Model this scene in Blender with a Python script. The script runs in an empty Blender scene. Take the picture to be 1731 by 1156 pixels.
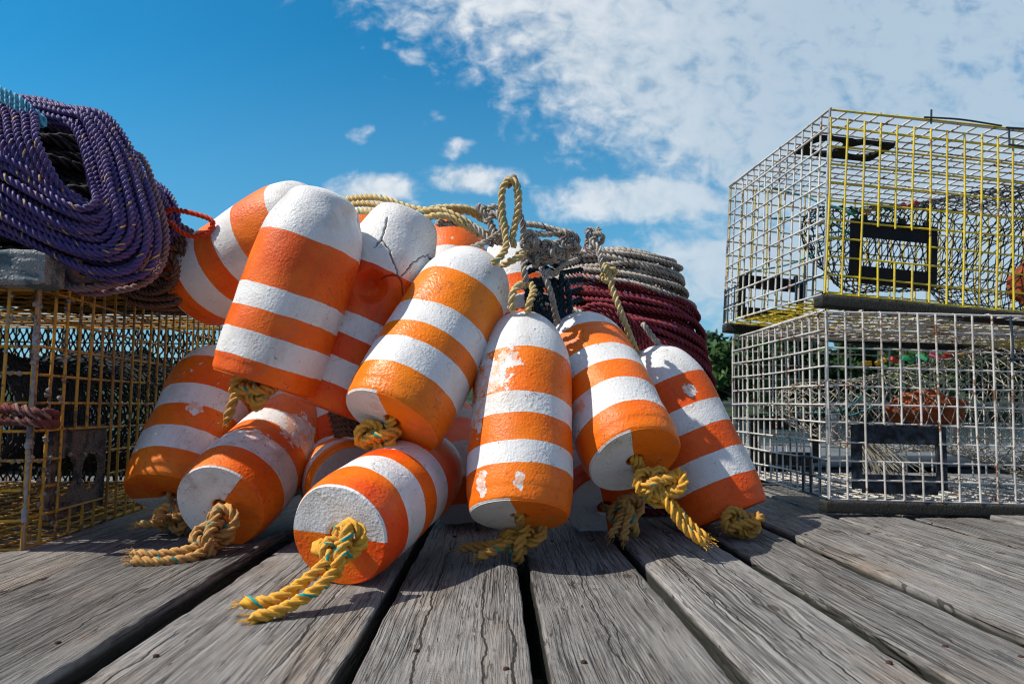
import bpy, math, random
import numpy as np
from mathutils import Matrix, Vector

random.seed(7); RNG = np.random.default_rng(7)
S = bpy.context.scene
COL = S.collection

# ------------------------------------------------------------------ camera
H = 0.21; F = 1154.0; CX, CY = 865.5, 578.0
PITCH = math.atan(107.0 / F); YAW = math.atan(27.0 / F)
cam_d = bpy.data.cameras.new('camera'); cam = bpy.data.objects.new('camera', cam_d); COL.objects.link(cam)
cam_d.sensor_width = 36.0; cam_d.lens = F / 1731.0 * 36.0
cam_d.clip_start = 0.02; cam_d.clip_end = 3000
cam.location = (0, 0, H); cam.rotation_euler = (math.pi / 2 + PITCH, 0, -YAW)
cam_d.dof.use_dof = True; cam_d.dof.focus_distance = 0.92; cam_d.dof.aperture_fstop = 13.0
S.camera = cam
S.view_settings.view_transform = 'Standard'; S.view_settings.look = 'None'
S.view_settings.exposure = 0.0; S.view_settings.gamma = 1.0
S.render.resolution_x = 1024; S.render.resolution_y = 683
S.cycles.use_denoising = True
try: S.cycles.denoising_prefilter = 'FAST'; S.cycles.filter_width = 1.15
except Exception: pass

CF = np.array([math.sin(YAW) * math.cos(PITCH), math.cos(YAW) * math.cos(PITCH), math.sin(PITCH)])
CR = np.array([math.cos(YAW), -math.sin(YAW), 0.0])
CU = np.cross(CR, CF)
CO = np.array([0, 0, H])
def W(px, py, d):
    """the point seen at pixel (px, py) of the photograph, d metres along the view axis"""
    return CO + d * (CF + CR * (px - CX) / F - CU * (py - CY) / F)
def ground(px, py, z=0.0):
    a = CF + CR * (px - CX) / F - CU * (py - CY) / F
    return CO + a * ((z - H) / a[2])
def project(P):
    q = P - CO; d = q @ CF
    return np.stack([CX + F * (q @ CR) / d, CY - F * (q @ CU) / d, d], -1)

# ------------------------------------------------------------------ node helpers
class NT:
    def __init__(s, tree): s.t = tree
    def n(s, typ, **kw):
        nd = s.t.nodes.new(typ)
        for k, v in kw.items(): setattr(nd, k, v)
        return nd
    def put(s, sock, v):
        if v is None: return
        if isinstance(v, bpy.types.NodeSocket): s.t.links.new(v, sock)
        else:
            if sock.type == 'RGBA' and len(v) == 3: v = (*v, 1)
            sock.default_value = v
    def m(s, op, a, b=None, c=None, clamp=False):
        nd = s.n('ShaderNodeMath', operation=op, use_clamp=clamp)
        for i, v in enumerate((a, b, c)):
            if v is not None: s.put(nd.inputs[i], v)
        return nd.outputs[0]
    def add(s, a, b): return s.m('ADD', a, b)
    def mul(s, a, b): return s.m('MULTIPLY', a, b)
    def sub(s, a, b): return s.m('SUBTRACT', a, b)
    def gt(s, a, b): return s.m('GREATER_THAN', a, b)
    def lt(s, a, b): return s.m('LESS_THAN', a, b)
    def sm(s, x, a, b, lo=0.0, hi=1.0):
        nd = s.n('ShaderNodeMapRange', interpolation_type='SMOOTHSTEP')
        for i, v in enumerate((x, a, b, lo, hi)): s.put(nd.inputs[i], v)
        return nd.outputs[0]
    def comb(s, x, y, z):
        nd = s.n('ShaderNodeCombineXYZ')
        for i, v in enumerate((x, y, z)): s.put(nd.inputs[i], v)
        return nd.outputs[0]
    def sep(s, v):
        nd = s.n('ShaderNodeSeparateXYZ'); s.put(nd.inputs[0], v); return nd.outputs
    def vscale(s, v, sc, off=(0, 0, 0)):
        nd = s.n('ShaderNodeMapping'); s.put(nd.inputs[0], v)
        nd.inputs['Scale'].default_value = sc; nd.inputs['Location'].default_value = off
        return nd.outputs[0]
    def noise(s, v, scale, detail=2.0, rough=0.5, dist=0.0, out=0):
        nd = s.n('ShaderNodeTexNoise'); s.put(nd.inputs['Vector'], v)
        nd.inputs['Scale'].default_value = scale; nd.inputs['Detail'].default_value = detail
        nd.inputs['Roughness'].default_value = rough; nd.inputs['Distortion'].default_value = dist
        return nd.outputs[out]
    def vor(s, v, scale, feature='F1', rnd=1.0):
        nd = s.n('ShaderNodeTexVoronoi', feature=feature); s.put(nd.inputs['Vector'], v)
        nd.inputs['Scale'].default_value = scale; nd.inputs['Randomness'].default_value = rnd
        return nd.outputs['Distance']
    def mix(s, f, a, b, blend='MIX'):
        nd = s.n('ShaderNodeMix', data_type='RGBA', blend_type=blend)
        s.put(nd.inputs[0], f); s.put(nd.inputs[6], a); s.put(nd.inputs[7], b)
        return nd.outputs[2]
    def ramp(s, f, stops, interp='LINEAR'):
        nd = s.n('ShaderNodeValToRGB'); r = nd.color_ramp; r.interpolation = interp
        while len(r.elements) < len(stops): r.elements.new(0.5)
        for e, (p, c) in zip(r.elements, stops):
            e.position = p; e.color = (*c, 1) if len(c) == 3 else c
        s.put(nd.inputs[0], f); return nd.outputs[0]
    def bump(s, h, strength, dist, normal=None):
        nd = s.n('ShaderNodeBump'); nd.inputs['Strength'].default_value = strength
        nd.inputs['Distance'].default_value = dist; s.put(nd.inputs['Height'], h)
        if normal is not None: s.put(nd.inputs['Normal'], normal)
        return nd.outputs[0]
def material(name):
    m = bpy.data.materials.new(name); m.use_nodes = True
    m.node_tree.nodes.clear(); k = NT(m.node_tree)
    b = k.n('ShaderNodeBsdfPrincipled'); o = k.n('ShaderNodeOutputMaterial')
    k.t.links.new(b.outputs[0], o.inputs[0])
    return m, k, b
def objco(k): return k.n('ShaderNodeTexCoord').outputs['Object']

# ------------------------------------------------------------------ world and sun
SUN = np.array([-0.62, -0.12, 0.775]); SUN /= np.linalg.norm(SUN)
w = bpy.data.worlds.new('World'); S.world = w; w.use_nodes = True
w.node_tree.nodes.clear(); k = NT(w.node_tree)
sky = k.n('ShaderNodeTexSky', sky_type='NISHITA', sun_disc=False)
sky.sun_elevation = math.asin(SUN[2]); sky.sun_rotation = math.atan2(SUN[0], SUN[1])
sky.air_density = 1.0; sky.dust_density = 0.3; sky.ozone_density = 2.0
dirv = k.n('ShaderNodeTexCoord').outputs['Generated']
dx, dy, dz = k.sep(dirv)
ady = k.m('MAXIMUM', k.m('ABSOLUTE', dy), 0.05)
gx = k.m('DIVIDE', dx, ady); gz = k.m('DIVIDE', dz, ady)       # tangent of bearing and of height
cv = k.comb(gx, 0.0, gz)
big = k.noise(cv, 2.6, 5, 0.55, 0.3); mid = k.noise(cv, 9.0, 5, 0.6, 0.4)
fine = k.noise(k.vscale(cv, (1, 1, 1.35), (3, 0, 1)), 25.0, 5, 0.58, 0.4)
nz = k.add(k.mul(k.sub(big, 0.5), 0.30), k.add(k.mul(k.sub(mid, 0.5), 0.50), k.mul(k.sub(fine, 0.5), 0.52)))
sd = k.add(k.mul(k.add(gx, 0.12), 0.56), k.mul(k.sub(gz, 0.594), 0.829))      # the big bank: distance past its edge
bank = k.m('MINIMUM', k.add(k.mul(sd, 2.2), .09), 0.27)
def puff(x, z, rx, rz, amp):
    a = k.m('POWER', k.m('DIVIDE', k.sub(gx, x), rx), 2.0); b = k.m('POWER', k.m('DIVIDE', k.sub(gz, z), rz), 2.0)
    return k.sub(k.mul(k.m('EXPONENT', k.mul(k.add(a, b), -1.0)), amp + 0.5), 0.5)
bias = bank
for q in ((-0.18, .322, .13, .040, .26), (-0.04, .335, .12, .040, .26), (-.06, .385, .05, .03, .13), (-.095, .43, .05, .035, .10), (-.21, .405, .05, .03, .09),
          (-.13, .53, .06, .04, .10), (-.165, .58, .05, .03, .1), (.24, .31, .24, .06, .34), (.40, .20, .34, .14, .34),
          (-.1, .30, .3, .02, .05), (-.62, .30, .3, .03, .02)):
    bias = k.m('MAXIMUM', bias, puff(*q))
dens = k.sm(k.add(nz, bias), -0.05, 0.27)
dens = k.mul(dens, k.mul(k.sm(gz, 0.02, 0.2, 0.55, 1.0), k.sm(dy, -0.1, 0.15)))
skyc = k.mix(1.0, sky.outputs[0], k.mix(k.sm(dy, -.15, .25), (1.15, 1.12, 1.22), k.mix(k.sm(gz, .22, .0), (0.17, 1.12, 1.40), (0.72, .98, 1.06))), 'MULTIPLY')  # unseen sky behind the camera is brightened and neutral, to fill shaded sides
skyc = k.mix(k.sm(gz, 0.60, 0.0, 0.0, 0.60), skyc, (2.4, 4.7, 6.4))
cl = k.mix(k.sm(k.add(k.mul(fine, 0.6), k.mul(mid, 0.6)), 0.4, 0.8), (5.0, 6.1, 7.0), (9.3, 9.4, 9.5))
cl = k.mix(k.sm(gx, -0.05, 0.55), cl, (5.1, 6.3, 7.4))
full = k.mix(k.mul(dens, 0.86), skyc, cl)
bg = k.n('ShaderNodeBackground'); k.put(bg.inputs[0], full); bg.inputs[1].default_value = 0.10
k.t.links.new(bg.outputs[0], k.n('ShaderNodeOutputWorld').inputs[0])

sl = bpy.data.lights.new('sun', 'SUN'); sl.energy = 5.0; sl.angle = math.radians(0.5); sl.color = (1.0, 0.94, 0.84)
so = bpy.data.objects.new('sun', sl); COL.objects.link(so)
so.rotation_euler = Vector(SUN).to_track_quat('Z', 'Y').to_euler(); so.location = (-3, 1, 5)

# ------------------------------------------------------------------ mesh helpers
MATS = {}
def vnoise(p, seed=0):
    """smooth value noise, p (N,3) -> (N,) in -1..1"""
    p = np.asarray(p, float); i = np.floor(p).astype(np.int64); f = p - i; f = f * f * (3 - 2 * f)
    out = 0
    for a in (0, 1):
        for b in (0, 1):
            for c in (0, 1):
                h = (i[:, 0] + a) * 374761393 + (i[:, 1] + b) * 668265263 + (i[:, 2] + c) * 2147483647 + seed * 974634777
                h = (h ^ (h >> 13)) * 1274126177; h = (h ^ (h >> 16)) & 0xffffff
                v = h / float(0xffffff) * 2 - 1
                wt = (f[:, 0] if a else 1 - f[:, 0]) * (f[:, 1] if b else 1 - f[:, 1]) * (f[:, 2] if c else 1 - f[:, 2])
                out = out + v * wt
    return out
def obj(name, V, Q, mat, parent=None, uv=None, smooth=True, att=None, local=False):
    """link one mesh object; V in world coordinates unless local, Q (n, 4)"""
    V = np.asarray(V, float)
    if parent is not None and not local:
        Mi = np.array(MATS[parent.name].inverted()); V = V @ Mi[:3, :3].T + Mi[:3, 3]
    me = bpy.data.meshes.new(name); Q = np.asarray(Q, np.int32)
    me.vertices.add(len(V)); me.vertices.foreach_set('co', V.astype(np.float32).ravel())
    me.loops.add(Q.size); me.loops.foreach_set('vertex_index', Q.ravel())
    me.polygons.add(len(Q)); me.polygons.foreach_set('loop_start', np.arange(len(Q), dtype=np.int32) * Q.shape[1])
    me.polygons.foreach_set('use_smooth', np.full(len(Q), smooth))
    if uv is not None:
        l = me.uv_layers.new(name='rope'); l.data.foreach_set('uv', np.asarray(uv, np.float32).ravel())
    if att is not None:
        for an, av in att.items():
            a = me.attributes.new(an, 'FLOAT', 'POINT'); a.data.foreach_set('value', np.asarray(av, np.float32))
    me.update(calc_edges=True); me.validate()
    if mat: me.materials.append(mat)
    o = bpy.data.objects.new(name, me); COL.objects.link(o)
    if parent is not None: o.parent = parent; MATS[o.name] = MATS[parent.name]
    else: MATS[o.name] = Matrix.Identity(4)
    return o
def tag(o, label=None, cat=None, group=None, kind=None):
    for kk, v in (('label', label), ('category', cat), ('group', group), ('kind', kind)):
        if v: o[kk] = v
    return o
def empty(name, M):
    o = bpy.data.objects.new(name, None); COL.objects.link(o); o.empty_display_size = .05
    o.matrix_world = M; MATS[o.name] = M.copy(); return o
class MB:
    """collects quads"""
    def __init__(s): s.V = []; s.Q = []; s.UV = []; s.n = 0
    def add(s, V, Q, uv=None):
        s.V.append(np.asarray(V, float)); s.Q.append(np.asarray(Q) + s.n); s.n += len(V)
        if uv is not None: s.UV.append(uv)
    def get(s): return np.concatenate(s.V), np.concatenate(s.Q)
    def build(s, name, mat, parent=None, smooth=True, local=False):
        V, Q = s.get()
        return obj(name, V, Q, mat, parent, np.concatenate(s.UV) if s.UV else None, smooth, local=local)
    def box(s, lo, hi, bev=0.0, M=None):
        lo = np.array(lo, float); hi = np.array(hi, float)
        if bev <= 0:
            V = np.array([[x, y, z] for z in (lo[2], hi[2]) for y in (lo[1], hi[1]) for x in (lo[0], hi[0])])
            Q = [[0, 2, 3, 1], [4, 5, 7, 6], [0, 1, 5, 4], [2, 6, 7, 3], [0, 4, 6, 2], [1, 3, 7, 5]]
        else:                                           # rounded box: a 4x4x4 shell with its corner vertices pulled in
            g = [np.array([lo[a], lo[a] + bev, hi[a] - bev, hi[a]]) for a in range(3)]
            idx = {}; V = []; Q = []
            def vid(i, j, l):
                if (i, j, l) not in idx:
                    p = np.array([g[0][i], g[1][j], g[2][l]])
                    nb = sum(1 for q in (i, j, l) if q in (0, 3))
                    if nb > 1:
                        for a, q in enumerate((i, j, l)):
                            if q in (0, 3): p[a] += bev * (.29 if nb == 2 else .42) * (1 if q == 0 else -1)
                    idx[(i, j, l)] = len(V); V.append(p)
                return idx[(i, j, l)]
            for a in range(3):
                for q in (0, 3):
                    for i in range(3):
                        for j in range(3):
                            c = []
                            for (u, v) in ((i, j), (i + 1, j), (i + 1, j + 1), (i, j + 1)):
                                t = [0, 0, 0]; t[a] = q; t[(a + 1) % 3] = u; t[(a + 2) % 3] = v; c.append(vid(*t))
                            Q.append(c if q == 3 else c[::-1])
            V = np.array(V)
        if M is not None:
            A = np.array(M); V = V @ A[:3, :3].T + A[:3, 3]
        s.add(V, Q); return s
    def tubes(s, P, r, sides=6, uvlen=False):
        """P (M, K, 3): M polylines of K points each"""
        P = np.asarray(P, float)
        if P.size == 0: return s
        Mn, K, _ = P.shape
        T = np.gradient(P, axis=1); T /= np.linalg.norm(T, axis=2, keepdims=True) + 1e-12
        ref = np.where(np.abs(T[:, :1, 2:3]) > .8, np.array([1., 0, 0]), np.array([0, 0, 1.]))
        A = np.cross(T, np.broadcast_to(ref, T.shape)); A /= np.linalg.norm(A, axis=2, keepdims=True) + 1e-12
        B = np.cross(T, A); th = np.arange(sides) / sides * 2 * math.pi
        rr = np.asarray(r, float); rr = rr.reshape(-1, 1, 1, 1) if rr.ndim == 1 else rr
        V = P[:, :, None] + rr * (A[:, :, None] * np.cos(th)[:, None] + B[:, :, None] * np.sin(th)[:, None])
        m, kk, ss = np.meshgrid(np.arange(Mn), np.arange(K - 1), np.arange(sides), indexing='ij')
        b = (m * K + kk) * sides; s2 = (ss + 1) % sides
        Q = np.stack([b + ss, b + sides + ss, b + sides + s2, b + s2], -1).reshape(-1, 4)
        s.add(V.reshape(-1, 3), Q); return s

def spline(P, n_per=12, closed=False):
    P = np.asarray(P, float)
    if closed: Q = np.concatenate([P[-1:], P, P[:2]])
    else: Q = np.concatenate([2 * P[:1] - P[1:2], P, 2 * P[-1:] - P[-2:-1]])
    t = np.linspace(0, 1, n_per, endpoint=False)[:, None]; out = []
    for i in range(1, len(Q) - 2):
        a, b, c, d = Q[i - 1], Q[i], Q[i + 1], Q[i + 2]
        out.append(.5 * ((2 * b) + (c - a) * t + (2 * a - 5 * b + 4 * c - d) * t * t + (3 * b - a - 3 * c + d) * t ** 3))
    out = np.concatenate(out)
    return np.concatenate([out, out[:1] if closed else P[-1:]])
ROPEK = 18
_th = np.arange(ROPEK) / ROPEK * 2 * math.pi
_ph = (_th + math.pi / 3) % (2 * math.pi / 3) - math.pi / 3
_b, _s = .545, .455
PROF = _b * np.cos(_ph) + np.sqrt(np.maximum(_s * _s - (_b * np.sin(_ph)) ** 2, 0.0004))
def rope(mb, ctrl, r, pitch=None, closed=False, cap=True, raw=False, step=None):
    """a three-strand laid rope along the control points, added to mb"""
    pitch = pitch or r * 5.2
    P = np.asarray(ctrl, float) if raw else spline(ctrl, 14, closed)
    L = np.concatenate([[0], np.cumsum(np.linalg.norm(np.diff(P, axis=0), axis=1))])
    n = max(6, int(L[-1] / (step or pitch / 7)))
    t = np.linspace(0, L[-1], n + 1); P = np.stack([np.interp(t, L, P[:, a]) for a in range(3)], -1)
    if closed:
        T = np.roll(P[:-1], -1, 0) - np.roll(P[:-1], 1, 0); T = np.concatenate([T, T[:1]])
    else: T = np.gradient(P, axis=0)
    T /= np.linalg.norm(T, axis=1, keepdims=True) + 1e-12
    A = np.zeros_like(P); a = np.cross(T[0], [0.3, 0.2, 1.0]); a /= np.linalg.norm(a)
    for i in range(len(P)):
        a = a - T[i] * (a @ T[i]); a /= np.linalg.norm(a) + 1e-12; A[i] = a
    B = np.cross(T, A)
    tw = t / pitch * 2 * math.pi
    if closed:
        turns = max(1, round(L[-1] / pitch)); tw = t / L[-1] * turns * 2 * math.pi
        ang = math.atan2(np.dot(A[0], B[-1]), np.dot(A[0], A[-1])); tw = tw + ang * (t / L[-1])
    rad = np.full(len(P), r)
    if cap and not closed:
        e = np.minimum(t, L[-1] - t); rad = r * np.clip(.55 + .5 * e / (r * .6), 0, 1)
        rad[0] *= .05; rad[-1] *= .05
    an = _th[None] + tw[:, None]
    V = P[:, None] + (rad[:, None] * PROF[None])[..., None] * (A[:, None] * np.cos(an)[..., None] + B[:, None] * np.sin(an)[..., None])
    i, j = np.meshgrid(np.arange(len(P) - 1), np.arange(ROPEK), indexing='ij'); j2 = (j + 1) % ROPEK
    Q = np.stack([i * ROPEK + j, i * ROPEK + j2, (i + 1) * ROPEK + j2, (i + 1) * ROPEK + j], -1).reshape(-1, 4)
    off = RNG.uniform(0, 50)
    u0 = (t[i] + 0) / r + off; u1 = t[i + 1] / r + off
    v0 = (j + .5 * ROPEK / 3) / ROPEK * 3; v1 = (j + 1 + .5 * ROPEK / 3) / ROPEK * 3
    uv = np.stack([np.stack([u0, v0], -1), np.stack([u0, v1], -1), np.stack([u1, v1], -1), np.stack([u1, v0], -1)], -2).reshape(-1, 2)
    mb.add(V.reshape(-1, 3), Q, uv); return mb

# ------------------------------------------------------------------ materials
def rope_mat(name, col, col2, fleck=None, fth=.66, rough=.75, fleck2=None, fuzz=1.0):
    m, k, b = material(name)
    uv = k.n('ShaderNodeUVMap', uv_map='rope').outputs[0]; u, v, _ = k.sep(uv)
    st = k.m('FLOOR', v); fr = k.m('FRACT', v); oc = objco(k)
    c = k.mix(k.sm(k.noise(oc, 28, 3), .35, .65), col, col2)
    fib = k.noise(k.comb(k.mul(u, .9), k.mul(v, 9.0), 0.0), 1.0, 2, .6)
    c = k.mix(k.mul(k.sm(fib, .35, .7), .45), c, tuple(x * .62 for x in col))
    if fleck:
        fl = k.noise(k.comb(k.mul(u, .22), k.mul(st, 7.3), 2.0), 1.0, 0)
        band = k.mul(k.gt(fr, .30), k.lt(fr, .62))
        c = k.mix(k.mul(k.gt(fl, fth), band), c, fleck)
    if fleck2:
        fl = k.noise(k.comb(k.mul(u, .3), k.mul(st, 5.1), 9.0), 1.0, 0)
        c = k.mix(k.mul(k.gt(fl, .6), k.gt(fr, .5)), c, fleck2)
    k.put(b.inputs['Base Color'], c); b.inputs['Roughness'].default_value = rough
    b.inputs['Specular IOR Level'].default_value = .2
    h = k.add(k.mul(fib, 1.0), k.mul(k.noise(oc, 900, 2), .5))
    k.put(b.inputs['Normal'], k.bump(h, .5 * fuzz, .0012))
    return m
R_YELLOW = rope_mat('yellow_rope', (.84, .44, .05), (.72, .38, .07), (.02, .34, .30), .66)
R_TAN = rope_mat('tan_rope', (.60, .33, .10), (.46, .25, .09), (.02, .24, .22), .67)
R_GOLD = rope_mat('gold_rope', (.66, .34, .065), (.50, .26, .075), (.02, .26, .24), .68)
R_CREAM = rope_mat('cream_rope', (.70, .54, .27), (.60, .43, .17), (.10, .38, .32), .68)
R_GREY = rope_mat('grey_rope', (.54, .49, .41), (.38, .33, .27), (.12, .08, .18), .64, fuzz=1.6)
R_BROWN = rope_mat('brown_rope', (.20, .11, .07), (.12, .07, .05), (.06, .04, .10), .66)
R_SHADE = rope_mat('shade_dark_rope', (.030, .024, .024), (.018, .015, .018))  # near-black colour stands in for the shade inside the big coil's opening
R_PURPLE = rope_mat('purple_rope', (.085, .062, .21), (.13, .078, .19), (.55, .36, .07), .71, rough=.5, fleck2=(.05, .05, .20))
R_MAUVE = rope_mat('weathered_mauve_rope', (.28, .20, .22), (.22, .13, .19), (.30, .16, .09), .62)
R_MAROON = rope_mat('maroon_rope', (.27, .045, .052), (.19, .028, .046), (.20, .08, .22), .66)
R_ORANGE = rope_mat('orange_rope', (.72, .075, .02), (.60, .06, .02))
R_TEAL = rope_mat('blue_rope', (.10, .42, .58), (.16, .45, .60), (.02, .10, .20), .62)
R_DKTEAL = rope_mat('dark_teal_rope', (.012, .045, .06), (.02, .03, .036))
R_REDBR = rope_mat('red_brown_rope', (.20, .05, .04), (.13, .05, .045), (.28, .17, .14), .58, fuzz=1.6)

def buoy_mat(name, L, R, bands, orange, red, wear=.3, patches=(), face=True, gloss=.35, face_dirt=None, start_white=False, white=(.78, .78, .76), seed=0):
    m, k, b = material(name); oc = objco(k); x, y, z = k.sep(oc)
    sh = k.vscale(oc, (1, 1, 1), (seed * 3.1, seed * 1.7, seed * .9))
    wob = k.add(k.mul(k.sub(k.noise(sh, 34, 3), .5), .0040), k.mul(k.sub(k.noise(sh, 7, 1), .5), .007))
    t = k.m('DIVIDE', k.add(z, wob), L, clamp=True)
    a, c = ((1, 1, 1), (0, 0, 0)) if start_white else ((0, 0, 0), (1, 1, 1))
    stops = [(0.0, a)]
    for i, e in enumerate(bands): stops.append((e, c if i % 2 == 0 else a))
    wm = k.ramp(t, stops, 'CONSTANT')
    if face:
        fm = k.lt(z, .0030); half = k.gt(k.add(x, k.mul(wob, .8)), 0.001)
        wm = k.mix(fm, wm, k.comb(half, half, half))
    wmf = k.n('ShaderNodeSeparateColor'); k.put(wmf.inputs[0], wm); wmf = wmf.outputs[0]
    oran = k.mix(k.sm(k.noise(sh, 11, 4, .6), .35, .68), orange, red)
    oran = k.mix(k.mul(k.sm(k.noise(sh, 60, 4, .6), .5, .75), .25), oran, tuple(q * .6 for q in red))
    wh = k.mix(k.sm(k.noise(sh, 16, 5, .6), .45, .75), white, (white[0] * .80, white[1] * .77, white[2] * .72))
    col = k.mix(wmf, oran, wh)
    # chips through to the white foam, and pale scuffs
    chip = k.gt(k.add(k.noise(sh, 42, 4, .62), k.mul(k.sub(k.noise(sh, 5, 1), .5), .5)), .86 - .16 * wear)
    pn = k.add(k.mul(k.sub(k.noise(sh, 45, 5, .66), .5), 2.6), k.mul(k.sub(k.noise(sh, 130, 3, .6), .5), 1.6))
    pm = None
    for (cx, cy, cz, rr, zs) in patches:
        d = k.n('ShaderNodeVectorMath', operation='DISTANCE')
        k.put(d.inputs[0], k.vscale(oc, (1, 1, zs))); d.inputs[1].default_value = (cx, cy, cz * zs)
        q = k.lt(k.add(k.m('DIVIDE', d.outputs['Value'], rr), pn), 1.0)
        pm = q if pm is None else k.m('MAXIMUM', pm, q)
    if pm is not None: chip = k.m('MAXIMUM', chip, pm)
    chipc = k.mix(k.sm(k.noise(sh, 90, 2), .42, .58), (.74, .73, .71), (.78, .48, .34))
    col = k.mix(chip, col, chipc)
    # dirt: specks, hairline crazing, smears
    sp = k.gt(k.add(k.noise(sh, 190, 3, .7), k.mul(k.sub(k.noise(sh, 14, 2), .5), .16)), .715 - .06 * wear)
    ln = k.m('ABSOLUTE', k.sub(k.noise(sh, 20, 4, .6), .5))
    craz = k.mul(k.lt(ln, .0035), k.gt(k.noise(k.vscale(sh, (1, 1, 1), (4, 2, 7)), 30, 2), .60 - .05 * wear))
    dirt = k.m('MAXIMUM', sp, craz)
    col = k.mix(k.mul(dirt, .62), col, (.13, .075, .05))
    sme = k.sm(k.noise(k.vscale(sh, (1, 1, .45)), 19, 6, .68), .56 - .06 * wear, .78)
    col = k.mix(k.mul(sme, .30 + .35 * wear), col, (.30, .16, .10))
    if face_dirt:
        col = k.mix(k.mul(k.lt(z, .003), k.mul(wmf, .85)), col, face_dirt)
    at = k.n('ShaderNodeAttribute', attribute_name='crack').outputs['Fac']
    col = k.mix(k.m('MINIMUM', at, 1.0), col, (.05, .03, .025))
    k.put(b.inputs['Base Color'], col)
    k.put(b.inputs['Roughness'], k.add(k.mul(k.noise(sh, 40, 2), .3), gloss - .08))
    b.inputs['Specular IOR Level'].default_value = .32
    pb = k.sm(k.vor(sh, 150), .05, .55); pimple = k.mul(k.sub(1.0, pb), k.sm(k.noise(sh, 22, 2), .42, .65))
    h = k.add(k.add(k.mul(k.noise(sh, 240, 4, .6), .6), k.mul(k.vor(sh, 330), .35)), k.add(k.mul(pimple, .5), k.add(k.mul(chip, -.5), k.add(k.mul(wmf, .25), k.mul(k.noise(sh, 55, 3), .8)))))
    h = k.sub(h, k.mul(dirt, .5))
    k.put(b.inputs['Normal'], k.bump(h, .60, .0016))
    return m

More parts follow.
